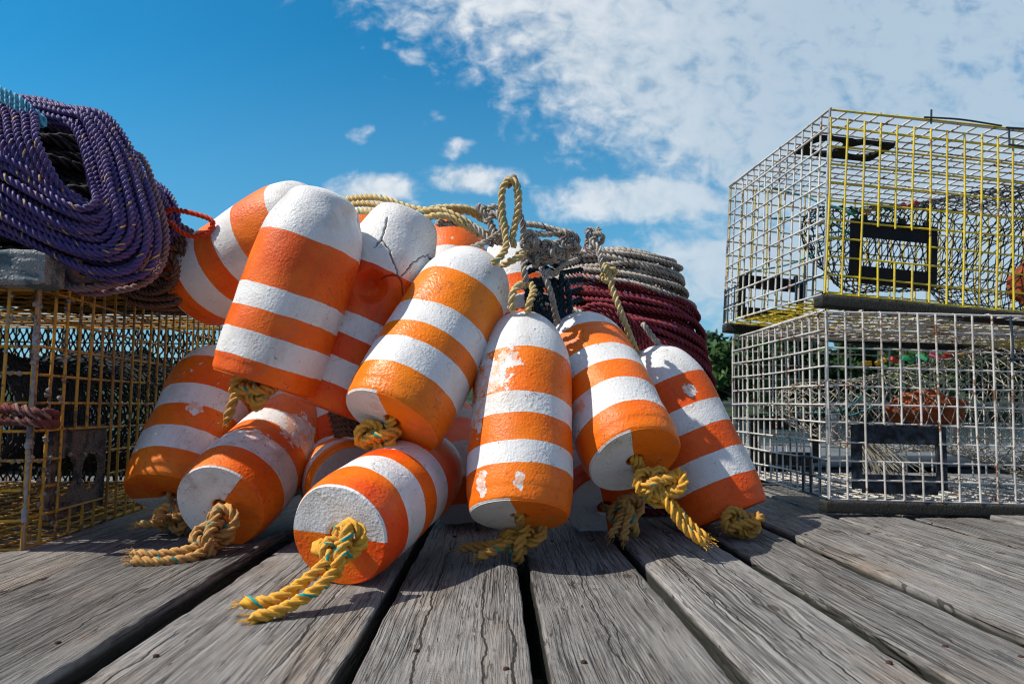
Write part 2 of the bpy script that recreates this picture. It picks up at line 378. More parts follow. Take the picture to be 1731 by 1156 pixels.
def wood_mat(name, seed, cracks=(), dark=1.0, warm=.5, gscale=1.0, knots=()):
    m, k, b = material(name); oc = objco(k)
    sh = k.vscale(oc, (1, 1, 1), (seed * 1.37, seed * 2.11, seed * .7)); x, y, z = k.sep(oc)
    sx, sy, sz = k.sep(sh)
    # cathedral rings: contour lines of a field stretched along the board
    fld = k.add(k.noise(k.comb(k.mul(sx, 9.0 * gscale), k.mul(sy, 1.15), sz), 1.0, 2, .45), k.mul(sx, .8))
    ring = k.m('SINE', k.mul(fld, 190.0 + 140.0 * math.sin(seed * 1.9) ** 2)); ring = k.add(k.mul(ring, .5), .5)
    streak = k.noise(k.comb(k.mul(sx, 300.0), k.mul(sy, 10.0), k.mul(sz, 60)), 1.0, 5, .62)
    fibre = k.noise(k.comb(k.mul(sx, 800.0), k.mul(sy, 40.0), k.mul(sz, 60)), 1.0, 3, .6)
    blot = k.noise(k.comb(k.mul(sx, 14.0), k.mul(sy, 4.0), sz), 1.0, 5, .62)
    spot = k.noise(k.comb(k.mul(sx, 55.0), k.mul(sy, 22.0), sz), 1.0, 4, .6)
    ckf = k.noise(k.comb(k.mul(sx, 60.0), k.mul(sy, 1.6), k.mul(sz, 10)), 1.0, 3, .55)
    chk = k.mul(k.mul(k.lt(k.m('ABSOLUTE', k.sub(ckf, .5)), .0045), k.gt(fibre, .47)), k.gt(k.noise(k.comb(k.mul(sx, 20.0), k.mul(sy, 5.0), 4.0), 1.0, 2), .53))
    ckf2 = k.noise(k.comb(k.mul(sx, 90.0), k.mul(sy, 3.4), k.mul(sz, 10)), 1.0, 3, .55)
    chk2 = k.mul(k.mul(k.lt(k.m('ABSOLUTE', k.sub(ckf2, .52)), .010), k.gt(fibre, .44)), k.gt(k.noise(k.comb(k.mul(sx, 25.0), k.mul(sy, 7.0), 9.0), 1.0, 2), .50))
    for (x0, y0, y1, wd) in cracks:
        wobx = k.add(k.mul(k.sub(k.noise(k.comb(0.0, k.mul(y, 7.0), x0 * 50), 1.0, 4, .65), .5), .030), x0)
        ends = k.mul(k.sm(y, y0, y0 + .12), k.sm(y, y1, y1 - .12))
        wv = k.mul(k.add(k.noise(k.comb(0.0, k.mul(y, 22.0), 3.0), 1.0, 2), .25), wd)
        chk = k.m('MAXIMUM', chk, k.mul(k.lt(k.m('ABSOLUTE', k.sub(x, wobx)), k.mul(wv, ends)), k.gt(ends, .01)))
    blot2 = k.noise(k.comb(k.mul(sx, 22.0), k.mul(sy, 7.0), k.add(sz, 5.0)), 1.0, 6, .68)
    kn = None; warp = None
    for (kx, ky, kr) in knots:                       # a knot: grain bends round it
        ddx = k.sub(x, kx); ddy = k.mul(k.sub(y, ky), .5)
        d = k.m('SQRT', k.add(k.mul(ddx, ddx), k.mul(ddy, ddy)))
        ex = k.m('EXPONENT', k.mul(k.m('POWER', k.m('DIVIDE', d, kr * 2.6), 2.0), -1.0))
        wq = k.mul(k.mul(ddx, ex), -.75); warp = wq if warp is None else k.add(warp, wq)
        co = k.sm(k.add(d, k.mul(k.sub(k.noise(sh, 160, 2), .5), kr * .5)), kr, kr * .55)
        rg_ = k.mul(k.mul(k.add(k.mul(k.m('SINE', k.mul(d, 2400.0)), .5), .5), ex), .5)
        kv = k.m('MAXIMUM', co, rg_); kn = kv if kn is None else k.m('MAXIMUM', kn, kv)
    sx0 = sx
    if warp is not None: sx = k.add(sx, warp)
    xw = k.add(sx, k.mul(k.sub(k.noise(k.comb(k.mul(sx, 6.0), k.mul(sy, 2.0), 3.0), 1.0, 2), .5), .030))
    l1 = k.sm(k.m('ABSOLUTE', k.sub(k.noise(k.comb(k.mul(xw, 130.0), k.mul(sy, 2.2), k.mul(sz, 60)), 1.0, 2, .5), .5)), 0.0, .045)
    l2 = k.sm(k.m('ABSOLUTE', k.sub(k.noise(k.comb(k.mul(xw, 330.0), k.mul(sy, 6.0), k.mul(sz, 60)), 1.0, 2, .5), .48)), 0.0, .08)
    dm = k.sm(k.noise(k.comb(k.mul(sx, 11.0), k.mul(sy, 3.0), 17.0), 1.0, 3, .6), .34, .62)
    i1 = k.mul(k.sub(1.0, l1), k.add(k.mul(dm, .85), .10)); i2 = k.mul(k.sub(1.0, l2), k.add(k.mul(dm, .5), .22))
    g = k.add(k.mul(streak, .36), k.add(k.mul(ring, .05), k.add(k.mul(fibre, .38), k.mul(blot2, .24))))
    base = k.ramp(g, [(.36, tuple(q * dark for q in (.10, .10, .098))), (.47, tuple(q * dark for q in (.20, .192, .182))),
                      (.56, tuple(q * dark for q in (.275, .262, .245))), (.70, tuple(q * dark for q in (.37, .355, .335)))])
    base = k.mix(k.mul(k.sm(blot, .45, .75), warm * .95), base, tuple(q * dark for q in (.27, .195, .13)))
    base = k.mix(k.mul(i1, .80), base, (.030, .027, .025)); base = k.mix(k.mul(i2, .60), base, (.055, .050, .047))
    base = k.mix(k.mul(k.sm(k.noise(k.comb(k.mul(sx, 7.0), k.mul(sy, 2.2), 7.0), 1.0, 4, .6), .52, .75), .55), base, tuple(q * dark for q in (.11, .098, .092)))
    base = k.mix(k.mul(k.sm(spot, .60, .74), .65), base, (.055, .047, .042))
    base = k.mix(k.mul(k.sm(k.noise(k.comb(k.mul(sx, 30.0), k.mul(sy, 16.0), 13.0), 1.0, 3, .55), .70, .76), .7), base, (.24, .085, .05))
    base = k.mix(k.mul(k.sm(k.noise(k.comb(k.mul(sx, 26.0), k.mul(sy, 9.0), 21.0), 1.0, 4, .6), .64, .78), .5), base, tuple(q * dark for q in (.52, .50, .46)))
    if kn is not None: base = k.mix(k.mul(kn, .85), base, (.045, .032, .025))
    cks = k.m('MAXIMUM', chk, k.mul(chk2, .8))
    base = k.mix(k.mul(cks, .92), base, (.018, .015, .013))
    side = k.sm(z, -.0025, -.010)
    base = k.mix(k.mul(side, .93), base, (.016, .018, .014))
    k.put(b.inputs['Base Color'], base)
    b.inputs['Roughness'].default_value = .78; b.inputs['Specular IOR Level'].default_value = .3
    h = k.add(k.mul(streak, .7), k.add(k.mul(ring, .12), k.add(k.mul(fibre, .7), k.add(k.mul(cks, -2.4), k.add(k.mul(i1, -1.3), k.mul(i2, -.7))))))
    h = k.add(h, k.mul(spot, .3))
    k.put(b.inputs['Normal'], k.bump(h, 1.0, .0020))
    return m
def wire_mat(name, col, rust, fade=None, amt=.5):
    m, k, b = material(name); oc = objco(k)
    n1 = k.noise(oc, 26, 4, .65); n2 = k.noise(oc, 150, 3, .6)
    c = k.mix(k.sm(k.noise(oc, 9, 3), .4, .65), col, fade or tuple(q * .8 for q in col))
    c = k.mix(k.sm(k.add(n1, k.mul(k.sub(n2, .5), .5)), .66 - .12 * amt, .72 - .1 * amt), c, rust)
    c = k.mix(k.mul(k.sm(n2, .55, .7), .4), c, tuple(q * .45 for q in col))
    k.put(b.inputs['Base Color'], c); b.inputs['Roughness'].default_value = .48
    k.put(b.inputs['Normal'], k.bump(k.add(n2, k.mul(n1, .5)), .5, .0015))
    return m
def plain(name, col, rough=.6, spec=.4, var=.25, scale=40, bump=.3, col2=None, dist=.001):
    m, k, b = material(name); oc = objco(k); n1 = k.noise(oc, scale, 4, .6)
    k.put(b.inputs['Base Color'], k.mix(k.sm(n1, .35, .7), col, col2 or tuple(q * (1 - var) for q in col)))
    b.inputs['Roughness'].default_value = rough; b.inputs['Specular IOR Level'].default_value = spec
    k.put(b.inputs['Normal'], k.bump(n1, bump, dist)); return m
M_WIRE_W = wire_mat('white_wire', (.66, .63, .57), (.20, .085, .035), (.46, .44, .41), .8)
M_WIRE_Y = wire_mat('yellow_wire', (.74, .56, .025), (.24, .14, .05), (.58, .44, .05), .5)
M_WIRE_O = wire_mat('ochre_wire', (.56, .29, .018), (.13, .065, .03), (.36, .17, .025), .85)
M_BLACKP = plain('black_plastic', (.010, .011, .014), .65, .2, .3, 60)
M_NET_B = plain('black_net', (.012, .013, .016), .7)
M_NET_W = plain('pale_net', (.42, .38, .30), .7, .3, .4)
M_RUN = wood_mat('runner_wood', 31.0, dark=.22, warm=.15)
M_CLIP = plain('grey_clip', (.30, .31, .33), .45, .5, .4, 80)
M_BTIE = plain('blue_black_wire', (.02, .045, .07), .5)

def barn_mat(name, base, crust):
    m, k, b = material(name); oc = objco(k); v = k.vor(oc, 210); n1 = k.noise(oc, 24, 4, .6)
    on = k.sm(n1, .40, .52); bead = k.sub(1.0, k.sm(v, .1, .55))
    c = k.mix(on, base, k.mix(bead, tuple(q * .45 for q in crust), crust))
    k.put(b.inputs['Base Color'], c); b.inputs['Roughness'].default_value = .8
    k.put(b.inputs['Normal'], k.bump(k.add(k.mul(k.mul(bead, on), 1.0), k.mul(n1, .3)), 1.0, .004)); return m
M_BARN = barn_mat('barnacled_plastic', (.02, .02, .022), (.34, .24, .19))
M_BARNW = barn_mat('barnacled_runner', (.06, .095, .11), (.52, .55, .53))

# ------------------------------------------------------------------ ground: deck of planks, water, far shore
deck = tag(empty('dock_deck', Matrix.Identity(4)), kind='structure')
gaps = [(-.985, .012), (-.765, .014), (-.548, .014), (-.332, .023), (-.119, .013), (.037, .0135), (.19, .016), (.342, .016), (.468, .025), (.642, .022), (.79, .018)]
while gaps[0][0] > -3.4: gaps.insert(0, (gaps[0][0] - .2 - .02 * math.sin(len(gaps)), .013))
while gaps[-1][0] < 3.6: gaps.append((gaps[-1][0] + .155 + .01 * math.sin(len(gaps)), .012))
def plank(i, x0, x1):
    fine = -1.1 < (x0 + x1) / 2 < 1.3
    nx = 26 if fine else 8
    ys = np.concatenate([np.linspace(-.8, .35, 10), np.linspace(.36, 1.7, 260 if fine else 30), np.linspace(1.72, 2.12, 14)])
    wd = x1 - x0; xc = (x0 + x1) / 2; T = .050; f = .0028
    xs = np.linspace(-wd / 2 + f, wd / 2 - f, nx)
    sec = [(-wd / 2, -T)] + [(-wd / 2, z) for z in (-.03, -.02, -.012, -f)] + [(-wd / 2 + f * .3, -f * .3)] + [(q, 0) for q in xs] + \
          [(wd / 2 - f * .3, -f * .3)] + [(wd / 2, z) for z in (-f, -.012, -.02, -.03)] + [(wd / 2, -T)]
    sec = np.array(sec); n = len(sec)
    V = np.zeros((len(ys), n, 3)); V[..., 0] = sec[None, :, 0]; V[..., 1] = ys[:, None]; V[..., 2] = sec[None, :, 1]
    p = V.reshape(-1, 3); q = p + [i * 3.3, i * 1.9, 0]
    top = p[:, 2] > -.0045
    z = vnoise(q * [70, 5, 1], i) * .0007 + vnoise(q * [150, 9, 1], i + 3) * .0005 + vnoise(q * [9, 2.5, 1], i + 5) * .0014
    p[:, 2] += np.where(top, z, 0) - .25 * (p[:, 0] ** 2) * (1 if i % 3 else -1) * top
    edge = np.abs(p[:, 0]) > wd / 2 - f * 1.1
    p[:, 0] += np.where(edge, vnoise(q * [0, 13, 0], i + 9) * .0009 + vnoise(q * [0, 60, 90], i + 11) * .0005 + vnoise(q * [0, 2.2, 0], i + 12) * .002, 0)
    p[:, 2] += np.where(edge & top, -np.maximum(vnoise(q * [3, 34, 5], i + 13) - .3, 0) * .003, 0)
    a, b = np.meshgrid(np.arange(len(ys) - 1), np.arange(n - 1), indexing='ij')
    Q = np.stack([a * n + b, a * n + b + 1, (a + 1) * n + b + 1, (a + 1) * n + b], -1).reshape(-1, 4)
    caps = np.array([[0, n - 1, n - 2, 1]]); 
    crk = CRACKS.get(i, ())
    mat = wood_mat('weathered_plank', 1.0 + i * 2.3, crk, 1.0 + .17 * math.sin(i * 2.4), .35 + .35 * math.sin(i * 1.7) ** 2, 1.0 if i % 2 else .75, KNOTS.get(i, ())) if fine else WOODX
    M = Matrix.Translation((xc, 0, .0035 * math.sin(i * 5.1)))
    o = obj('plank', p, np.concatenate([Q, caps]), mat, deck, local=True)
    o.location = M.translation
    return o
CRACKS = {}; KNOTS = {}
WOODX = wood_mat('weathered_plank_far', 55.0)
nplank = len(gaps) - 1
for i in range(nplank):
    xm = (gaps[i][0] + gaps[i + 1][0]) / 2
    if abs(xm + .04) < .06: CRACKS[i] = ((-.028, .4, 1.15, .0016), (.03, .45, .95, .0014), (.055, .40, .75, .002))
    elif abs(xm - .266) < .05: CRACKS[i] = ((.012, .45, 1.5, .0016), (-.035, .6, 1.3, .0012))
    elif abs(xm - .405) < .05: CRACKS[i] = ((.0, .5, 1.5, .0012),)
    elif abs(xm + .44) < .05: CRACKS[i] = ((.05, .5, 1.2, .0014),)
    elif abs(xm - .11) < .05: CRACKS[i] = ((-.02, .8, 1.3, .001),)
rc = random.Random(5)
for i in range(nplank):
    wd_ = gaps[i + 1][0] - gaps[i][0]
    if abs((gaps[i][0] + gaps[i + 1][0]) / 2) < 1.0:
        ex = []
        for q in range(4):
            a_ = rc.uniform(.4, 1.3); ex.append((rc.uniform(-.4, .4) * wd_, a_, a_ + rc.uniform(.25, .7), rc.uniform(.0007, .0013)))
        CRACKS[i] = tuple(CRACKS.get(i, ())) + tuple(ex)
        KNOTS[i] = tuple((rc.uniform(-.36, .36) * wd_, rc.uniform(.48, 1.35), rc.uniform(.005, .010)) for q in range(2))
for i in range(nplank):
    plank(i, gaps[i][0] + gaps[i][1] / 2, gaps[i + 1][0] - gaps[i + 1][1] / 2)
jb = MB()
for y in (-.5, .1, .60, 1.12, 1.9): jb.box((-3.6, y - .07, -.24), (3.8, y + .07, -.047))
jb.build('joist', wood_mat('joist_wood', 77., dark=.4), deck, local=True)

def nails():
    th = np.arange(10) / 10 * 2 * math.pi; rs = [.0027, .0025, .0016, .0001]; zs = [-.001, .0006, .0011, .0012]
    V = np.concatenate([np.stack([r * np.cos(th), r * np.sin(th), th * 0 + z], -1) for r, z in zip(rs, zs)])
    a, b = np.meshgrid(np.arange(3), np.arange(10), indexing='ij'); b2 = (b + 1) % 10
    m = plain('rusty_nail', (.06, .028, .018), .85, .2, .5, 300); first = None; rn = random.Random(3)
    for i in range(nplank):
        x0, x1 = gaps[i][0], gaps[i + 1][0]
        if abs((x0 + x1) / 2) > 1.1: continue
        for y in (.60, 1.12):
            for q in (.22, .78):
                if rn.random() < .5: continue
                if first is None: o = first = obj('nail', V, np.stack([a * 10 + b, a * 10 + b2, (a + 1) * 10 + b2, (a + 1) * 10 + b], -1).reshape(-1, 4), m, deck, local=True)
                else: o = first.copy(); COL.objects.link(o); o.parent = deck
                xx = x0 + (x1 - x0) * q + rn.uniform(-.018, .018); xc = (x0 + x1) / 2
                o.location = (xx, y + rn.uniform(-.03, .03), .0035 * math.sin(i * 5.1) - .25 * (xx - xc) ** 2 * (1 if i % 3 else -1) + .0003)
nails()
def water():
    m, k, b = material('water'); oc = objco(k)
    h = k.add(k.noise(k.vscale(oc, (1, .45, 1)), 5.0, 4, .6), k.mul(k.noise(oc, 19, 3), .4))
    b.inputs['Base Color'].default_value = (.008, .035, .045, 1); b.inputs['Roughness'].default_value = .06
    k.put(b.inputs['Normal'], k.bump(h, .5, .10))
    x = 400.
    tag(obj('water', [[-x, -60, -.95], [x, -60, -.95], [x, 900, -.95], [-x, 900, -.95]], [[0, 1, 2, 3]], m), kind='structure')
water()
def far_shore():
    ys = np.linspace(0, 1, 14); xs = np.linspace(-1, 1, 60)
    X, Y = np.meshgrid(xs, ys); V = np.stack([X * 130 + 20, 46 + Y * 120, -1.6 + 3.4 * np.minimum(Y * 5, 1) ** .8 + 6 * Y], -1).reshape(-1, 3)
    V[:, 2] += vnoise(V * [.12, .12, 0], 4) * .5; V[:, 1] += vnoise(V * [.09, 0, 0], 8) * 3
    a, b = np.meshgrid(np.arange(13), np.arange(59), indexing='ij')
    Q = np.stack([a * 60 + b, a * 60 + b + 1, (a + 1) * 60 + b + 1, (a + 1) * 60 + b], -1).reshape(-1, 4)
    tag(obj('hillside', V, Q, plain('hillside_scrub', (.035, .06, .03), .9, .1, .5, .8)), kind='structure')
far_shore()

# ------------------------------------------------------------------ traps
def panel_lines(o, eu, ev, U, Vv, nu, nv, rng, hole=None, jit=.0024, K=9):
    """wire grid on the rectangle o + u eu + v ev; nu, nv cells; hole(u,v) drops short stretches"""
    segs = []
    o, eu, ev = map(np.asarray, (o, eu, ev)); nn = np.cross(eu, ev)
    def run(fix, a, b, vert):
        t = np.linspace(a, b, K)
        P = o + (eu * fix + ev * t[:, None] if vert else eu * t[:, None] + ev * fix)
        ph = rng.uniform(0, 6.28, 2); am = rng.uniform(-1, 1, 2) * jit
        side = eu if vert else ev
        P = P + side * (am[0] * np.sin(t * 9 + ph[0]))[:, None] + nn * (am[1] * np.sin(t * 7 + ph[1]))[:, None] + (nn * (.0016 if vert else -.0016))
        segs.append(P)
    for i in range(nu + 1):
        u = U * i / nu
        for (a, b) in (hole(u, True) if hole else [(0, Vv)]): run(u, a, b, True)
    for j in range(nv + 1):
        v = Vv * j / nv
        for (a, b) in (hole(v, False) if hole else [(0, U)]): run(v, a, b, False)
    return segs
def cut(lo, hi, L):
    r = []
    if lo > 0: r.append((0, lo))
    if hi < L: r.append((hi, L))
    return r
def vent_mb(w_, h_, t, kind, M):
    """escape vent plate: rectangular frame with one slot or two round holes"""
    mb = MB(); n = 40
    if kind == 'slot':
        b1, b2, b3 = .020, .036, .028
        for lo, hi in (((0, 0, 0), (b1, t, h_)), ((w_ - b1, 0, 0), (w_, t, h_)), ((b1 - .001, .0004, h_ - b2), (w_ - b1 + .001, t - .0004, h_)), ((b1 - .001, .0004, -.008), (w_ - b1 + .001, t - .0004, b3))):
            mb.box(lo, hi, .0012, M)
        for x in (.02, w_ * .55, w_ - .03): mb.box((x, -.004, h_ - .004), (x + .012, t, h_ + .008), .001, M)
    else:
        # two discs cut from a plate: ring strips
        for c in (w_ * .27, w_ * .73):
            rr = min(w_ * .19, h_ * .34); th = np.linspace(0, 2 * math.pi, n, endpoint=False)
            inner = np.stack([c + rr * np.cos(th), th * 0, h_ * .45 + rr * np.sin(th)], -1)
            cx0, cx1 = (0, w_ / 2) if c < w_ / 2 else (w_ / 2, w_)
            d = np.stack([np.cos(th), np.sin(th)], -1)
            with np.errstate(divide='ignore'):
                tx = np.where(d[:, 0] > 0, (cx1 - c) / d[:, 0], (cx0 - c) / d[:, 0]); tz = np.where(d[:, 1] > 0, (h_ - h_ * .45) / d[:, 1], (-h_ * .45) / d[:, 1])
            s_ = np.minimum(np.abs(tx), np.abs(tz)); outer = np.stack([c + s_ * d[:, 0], th * 0, h_ * .45 + s_ * d[:, 1]], -1)
            V = np.concatenate([inner, outer, inner + [0, t, 0], outer + [0, t, 0]])
            A = np.array(M); V = V @ A[:3, :3].T + A[:3, 3]; i = np.arange(n); j = (i + 1) % n
            mb.add(V, np.concatenate([np.stack([i, n + i, n + j, j], -1), np.stack([2 * n + i, 2 * n + j, 3 * n + j, 3 * n + i], -1),
                                      np.stack([i, j, 2 * n + j, 2 * n + i], -1), np.stack([n + i, 3 * n + i, 3 * n + j, n + j], -1)]))
    return mb
def net(fn, nu, nv, r, rng, jit=.12):
    """diamond netting on the surface fn(u, v)"""
    U, Vv = np.meshgrid(np.arange(nu + 1), np.arange(nv + 1), indexing='ij')
    u = (U + .5 * (Vv % 2)) / nu; u = u + rng.uniform(-jit, jit, u.shape) / nu; v = Vv / nv + rng.uniform(-jit, jit, u.shape) / nv
    P = fn(np.clip(u, 0, 1), np.clip(v, 0, 1)); E = []
    for i in range(nu + 1):
        for j in range(nv):
            E.append((P[i, j], P[i, j + 1]))
            i2 = i - 1 if j % 2 == 0 else i + 1
            if 0 <= i2 <= nu: E.append((P[i, j], P[i2, j + 1]))
    E = np.array(E); mid = E.mean(1) + rng.normal(0, .0014, (len(E), 3)); mid[:, 2] -= .001
    mb = MB(); mb.tubes(np.stack([E[:, 0], mid, E[:, 1]], 1), r, 4)
    kn = P.reshape(-1, 3); mb.tubes(np.stack([kn - [0, 0, r * 1.8], kn, kn + [0, 0, r * 1.8]], 1), r * 1.8, 4)
    return mb
def box_from(o, p0, p1, wmat, name, M): pass

def trap(label, M, Wd, Dp, Ht, nu, nd, nv, mats, wr, seed, holes=None, group='wire lobster traps on the dock'):
    """M places the front-left-bottom corner; x along the front, y to the back, z up"""
    rng = np.random.default_rng(seed)
    t = tag(empty('lobster_trap', M), label, 'lobster trap', group)
    def pan(name, o, eu, ev, U, V, a, b, mat, hole=None):
        mb = MB(); mb.tubes(np.array(panel_lines(o, eu, ev, U, V, a, b, rng, hole)), wr, 6)
        return mb.build(name, mat, t, local=True)
    X, Y, Z = (1, 0, 0), (0, 1, 0), (0, 0, 1); holes = holes or {}
    pan('front_panel', (0, 0, 0), X, Z, Wd, Ht, nu, nv, mats['front'], holes.get('front'))
    pan('back_panel', (0, Dp, 0), X, Z, Wd, Ht, nu, nv, mats['back'])
    pan('side_panel', (0, .002, 0), Y, Z, Dp - .004, Ht, nd, nv, mats['left'], holes.get('left'))
    pan('side_panel', (Wd, .002, 0), Y, Z, Dp - .004, Ht, nd, nv, mats['right'], holes.get('right'))
    pan('top_panel', (.002, .002, Ht), X, Y, Wd - .004, Dp - .004, nu, nd, mats['top'])
    pan('floor_panel', (.002, .002, 0), X, Y, Wd - .004, Dp - .004, nu, nd, mats['floor'])
    for (x, y) in ((0, 0), (0, Dp), (Wd, 0), (Wd, Dp)):
        cm = MB()                                        # crimped clips along a corner wire
        for q in rng.uniform(.03, Ht - .03, 5):
            l = rng.uniform(.008, .016); cm.tubes(np.array([[[x, y, q - l], [x, y, q], [x, y, q + l]]]), wr * 1.75, 8)
        cm.tubes(np.array([[[x, y, z] for z in np.linspace(0, Ht, 8)]]), wr * 1.25, 8)
        cm.build('corner_clip', M_CLIP, t, local=True)
    return t
def euler_at(p, yaw, roll=0.0):
    return Matrix.Translation(Vector(p)) @ Matrix.Rotation(yaw, 4, 'Z') @ Matrix.Rotation(roll, 4, 'Y')
CELL = .0362
# lower right trap, white wire
RUN = .026
p1 = ground(1397, 872); M1 = euler_at((p1[0] + .006, p1[1], RUN + .006), math.radians(-.6), math.radians(1.5))
W1, D1, H1 = 25 * CELL, 15 * CELL, 10 * CELL
def hole1(v, vert):
    L = H1 if vert else W1
    if vert and 1.4 * CELL < v < 5.6 * CELL and not (abs(v - 2 * CELL) < .002) : return [(0, 2.05 * CELL - .0), (4.0 * CELL, H1)] if 2.5 * CELL < v < 5.4 * CELL else [(0, L)]
    if not vert and abs(v - 3 * CELL) < .01: return cut(2 * CELL, 6 * CELL, L)
    return [(0, L)]
T1 = trap('white wire lobster trap standing on the planks, lower one of the right stack', M1, W1, D1, H1, 25, 15, 10,
          dict(front=M_WIRE_W, back=M_WIRE_W, left=M_WIRE_W, right=M_WIRE_W, top=M_WIRE_W, floor=M_WIRE_W), .0020, 3, dict(front=hole1))
def add_runners(t, Wd, Dp, mat, ext=.006, hgt=RUN):
    for y in (.0, Dp - .03):
        MB().box((-ext, y - .004, -hgt), (Wd + ext, y + .03, -.0026), .003).build('runner', mat, t, local=True)
add_runners(T1, W1, D1, M_RUN)
def add_vent(t, x, z, y, kind, w_, h_, mat):
    v = vent_mb(w_, h_, .006, kind, Matrix.Translation((x, y, z))); return v.build('escape_vent', mat, t, local=True, smooth=False)
add_vent(T1, 1.35 * CELL, .55 * CELL, .004, 'slot', 5.1 * CELL, 3.4 * CELL, plain('specked_vent', (.010, .011, .014), .7, .2, .2, 70, .3, (.05, .06, .075)))
add_vent(T1, 1.2 * CELL, .8 * CELL, D1 - .012, 'slot', 5.1 * CELL, 3.4 * CELL, M_BLACKP)
def head_net(t, mat, Wd, Dp, Ht, seed, x0, r=.0011, nu=34, nv=26, warp=.02):
    """funnel of netting that widens along the trap"""
    rng = np.random.default_rng(seed)
    def fn(u, v):
        a = v * 2 * math.pi; s = .10 + .90 * u ** .55
        x = x0 + u * (Wd - x0 - .05)
        y = Dp * .5 + np.cos(a) * Dp * .47 * s; z = Ht * (.47 + .03 * (1 - u)) + np.sin(a) * Ht * .47 * s - .012 * np.sin(u * 9)
        q = np.stack([x, y, z], -1).reshape(-1, 3); dz = vnoise(q * 9, seed).reshape(x.shape); dy_ = vnoise(q * 9, seed + 3).reshape(x.shape); z = np.clip(z + warp * dz, .004, Ht - .004); y = np.clip(y + warp * dy_, .01, Dp - .01)
        return np.stack([x, y, z], -1)
    return net(fn, nu, nv, r, rng).build('netting', mat, t, local=True)
head_net(T1, M_NET_W, W1, D1, H1, 5, .02)
# upper right trap, yellow front, white side
top1 = RUN + H1 + .007
R2 = .026
q2 = W(1400, 490, 1.318); M2 = euler_at((q2[0] + .010, p1[1] + .012, top1 + R2 + .010), math.radians(3.5), math.radians(4.3))
W2, D2, H2 = 25 * CELL, 14 * CELL, 10 * CELL * 1.055
T2 = trap('yellow fronted lobster trap with white wire end, stacked on the white trap', M2, W2, D2, H2, 25, 14, 10,
          dict(front=M_WIRE_Y, back=M_WIRE_Y, left=M_WIRE_W, right=M_WIRE_W, top=M_WIRE_W, floor=M_WIRE_Y), .0021, 4, dict(front=hole1))
add_runners(T2, W2, D2, M_RUN, hgt=R2)
add_vent(T2, 1.5 * CELL, 1.0 * CELL, .004, 'slot', 5.1 * CELL, 3.4 * CELL, M_BLACKP)
add_vent(T2, .9 * CELL, .6 * CELL, D2 - .012, 'slot', 5.1 * CELL, 3.2 * CELL, M_BLACKP)
vt = vent_mb(.19, .105, .006, 'round', Matrix.Translation((.9 * CELL, 3.2 * CELL, H2 - .006)) @ Matrix.Rotation(math.radians(-90), 4, 'X') @ Matrix.Scale(1, 4))
V_, Q_ = vt.get(); V_[:, 2] = H2 - .009 + (V_[:, 2] - V_[:, 2].min()); V_[:, 1] += -V_[:, 1].min() + 3.2 * CELL
obj('escape_vent', V_, Q_, M_BLACKP, T2, local=True, smooth=False)
head_net(T2, M_NET_B, W2, D2, H2, 6, .09, .0013, 34, 26, warp=.035)
def tags(t, pts, size, cols):
    for p, c in zip(pts, cols):
        m = MB().box((-size, -.003, -size * .45), (size, .003, size * .45), .0015, Matrix.Translation(p) @ Matrix.Rotation(random.uniform(-.7, .7), 4, 'Y') @ Matrix.Rotation(random.uniform(-.6, .6), 4, 'Z'))
        m.build('tag', c, t, local=True)
TG = [plain('green_tag', (.02, .30, .14)), plain('yellow_tag', (.75, .42, .02)), plain('yellow_tag', (.70, .40, .03)), plain('green_tag', (.02, .28, .13)), plain('pink_tag', (.70, .14, .22)), plain('red_tag', (.60, .05, .04))]
tags(T2, [(.19 + .030 * i, D2 * .45, H2 * (.62 + .018 * i) + .012) for i in range(6)], .012, TG)
tags(T1, [(.21 + .032 * i, D1 * .45, H1 * (.74 + .012 * i) + .012) for i in range(8)], .013, [TG[1], TG[2], TG[5], TG[0], TG[3], TG[4], TG[5], TG[1]])
def lump(name, c, rad, mat, label, cat, seed, n=26):
    th, ph = np.meshgrid(np.linspace(0, 2 * math.pi, n * 2, endpoint=False), np.linspace(.02, math.pi - .02, n), indexing='ij')
    d = np.stack([np.cos(th) * np.sin(ph), np.sin(th) * np.sin(ph), np.cos(ph)], -1).reshape(-1, 3)
    s = 1 + .22 * vnoise(d * 2.2, seed) + .10 * vnoise(d * 7, seed + 1)
    V = np.array(c) + d * s[:, None] * np.array(rad); a, b = np.meshgrid(np.arange(n * 2), np.arange(n - 1), indexing='ij'); a2 = (a + 1) % (n * 2)
    Q = np.stack([a * n + b, a * n + b + 1, a2 * n + b + 1, a2 * n + b], -1).reshape(-1, 4)
    return tag(obj(name, V, Q, mat), label, cat)
RUSTBAG = plain('rusty_mesh', (.32, .075, .022), .8, .2, .6, 60, .8, (.16, .045, .02), .004)
lump('bait_bag', W(1565, 695, 1.62), (.085, .06, .045), RUSTBAG, 'rust orange bait bag lying inside the lower white trap', 'bait bag', 3)
lump('bait_bag', W(1738, 482, 1.60), (.03, .05, .045), RUSTBAG, 'orange bait bag inside the upper yellow trap at the photo edge', 'bait bag', 9)

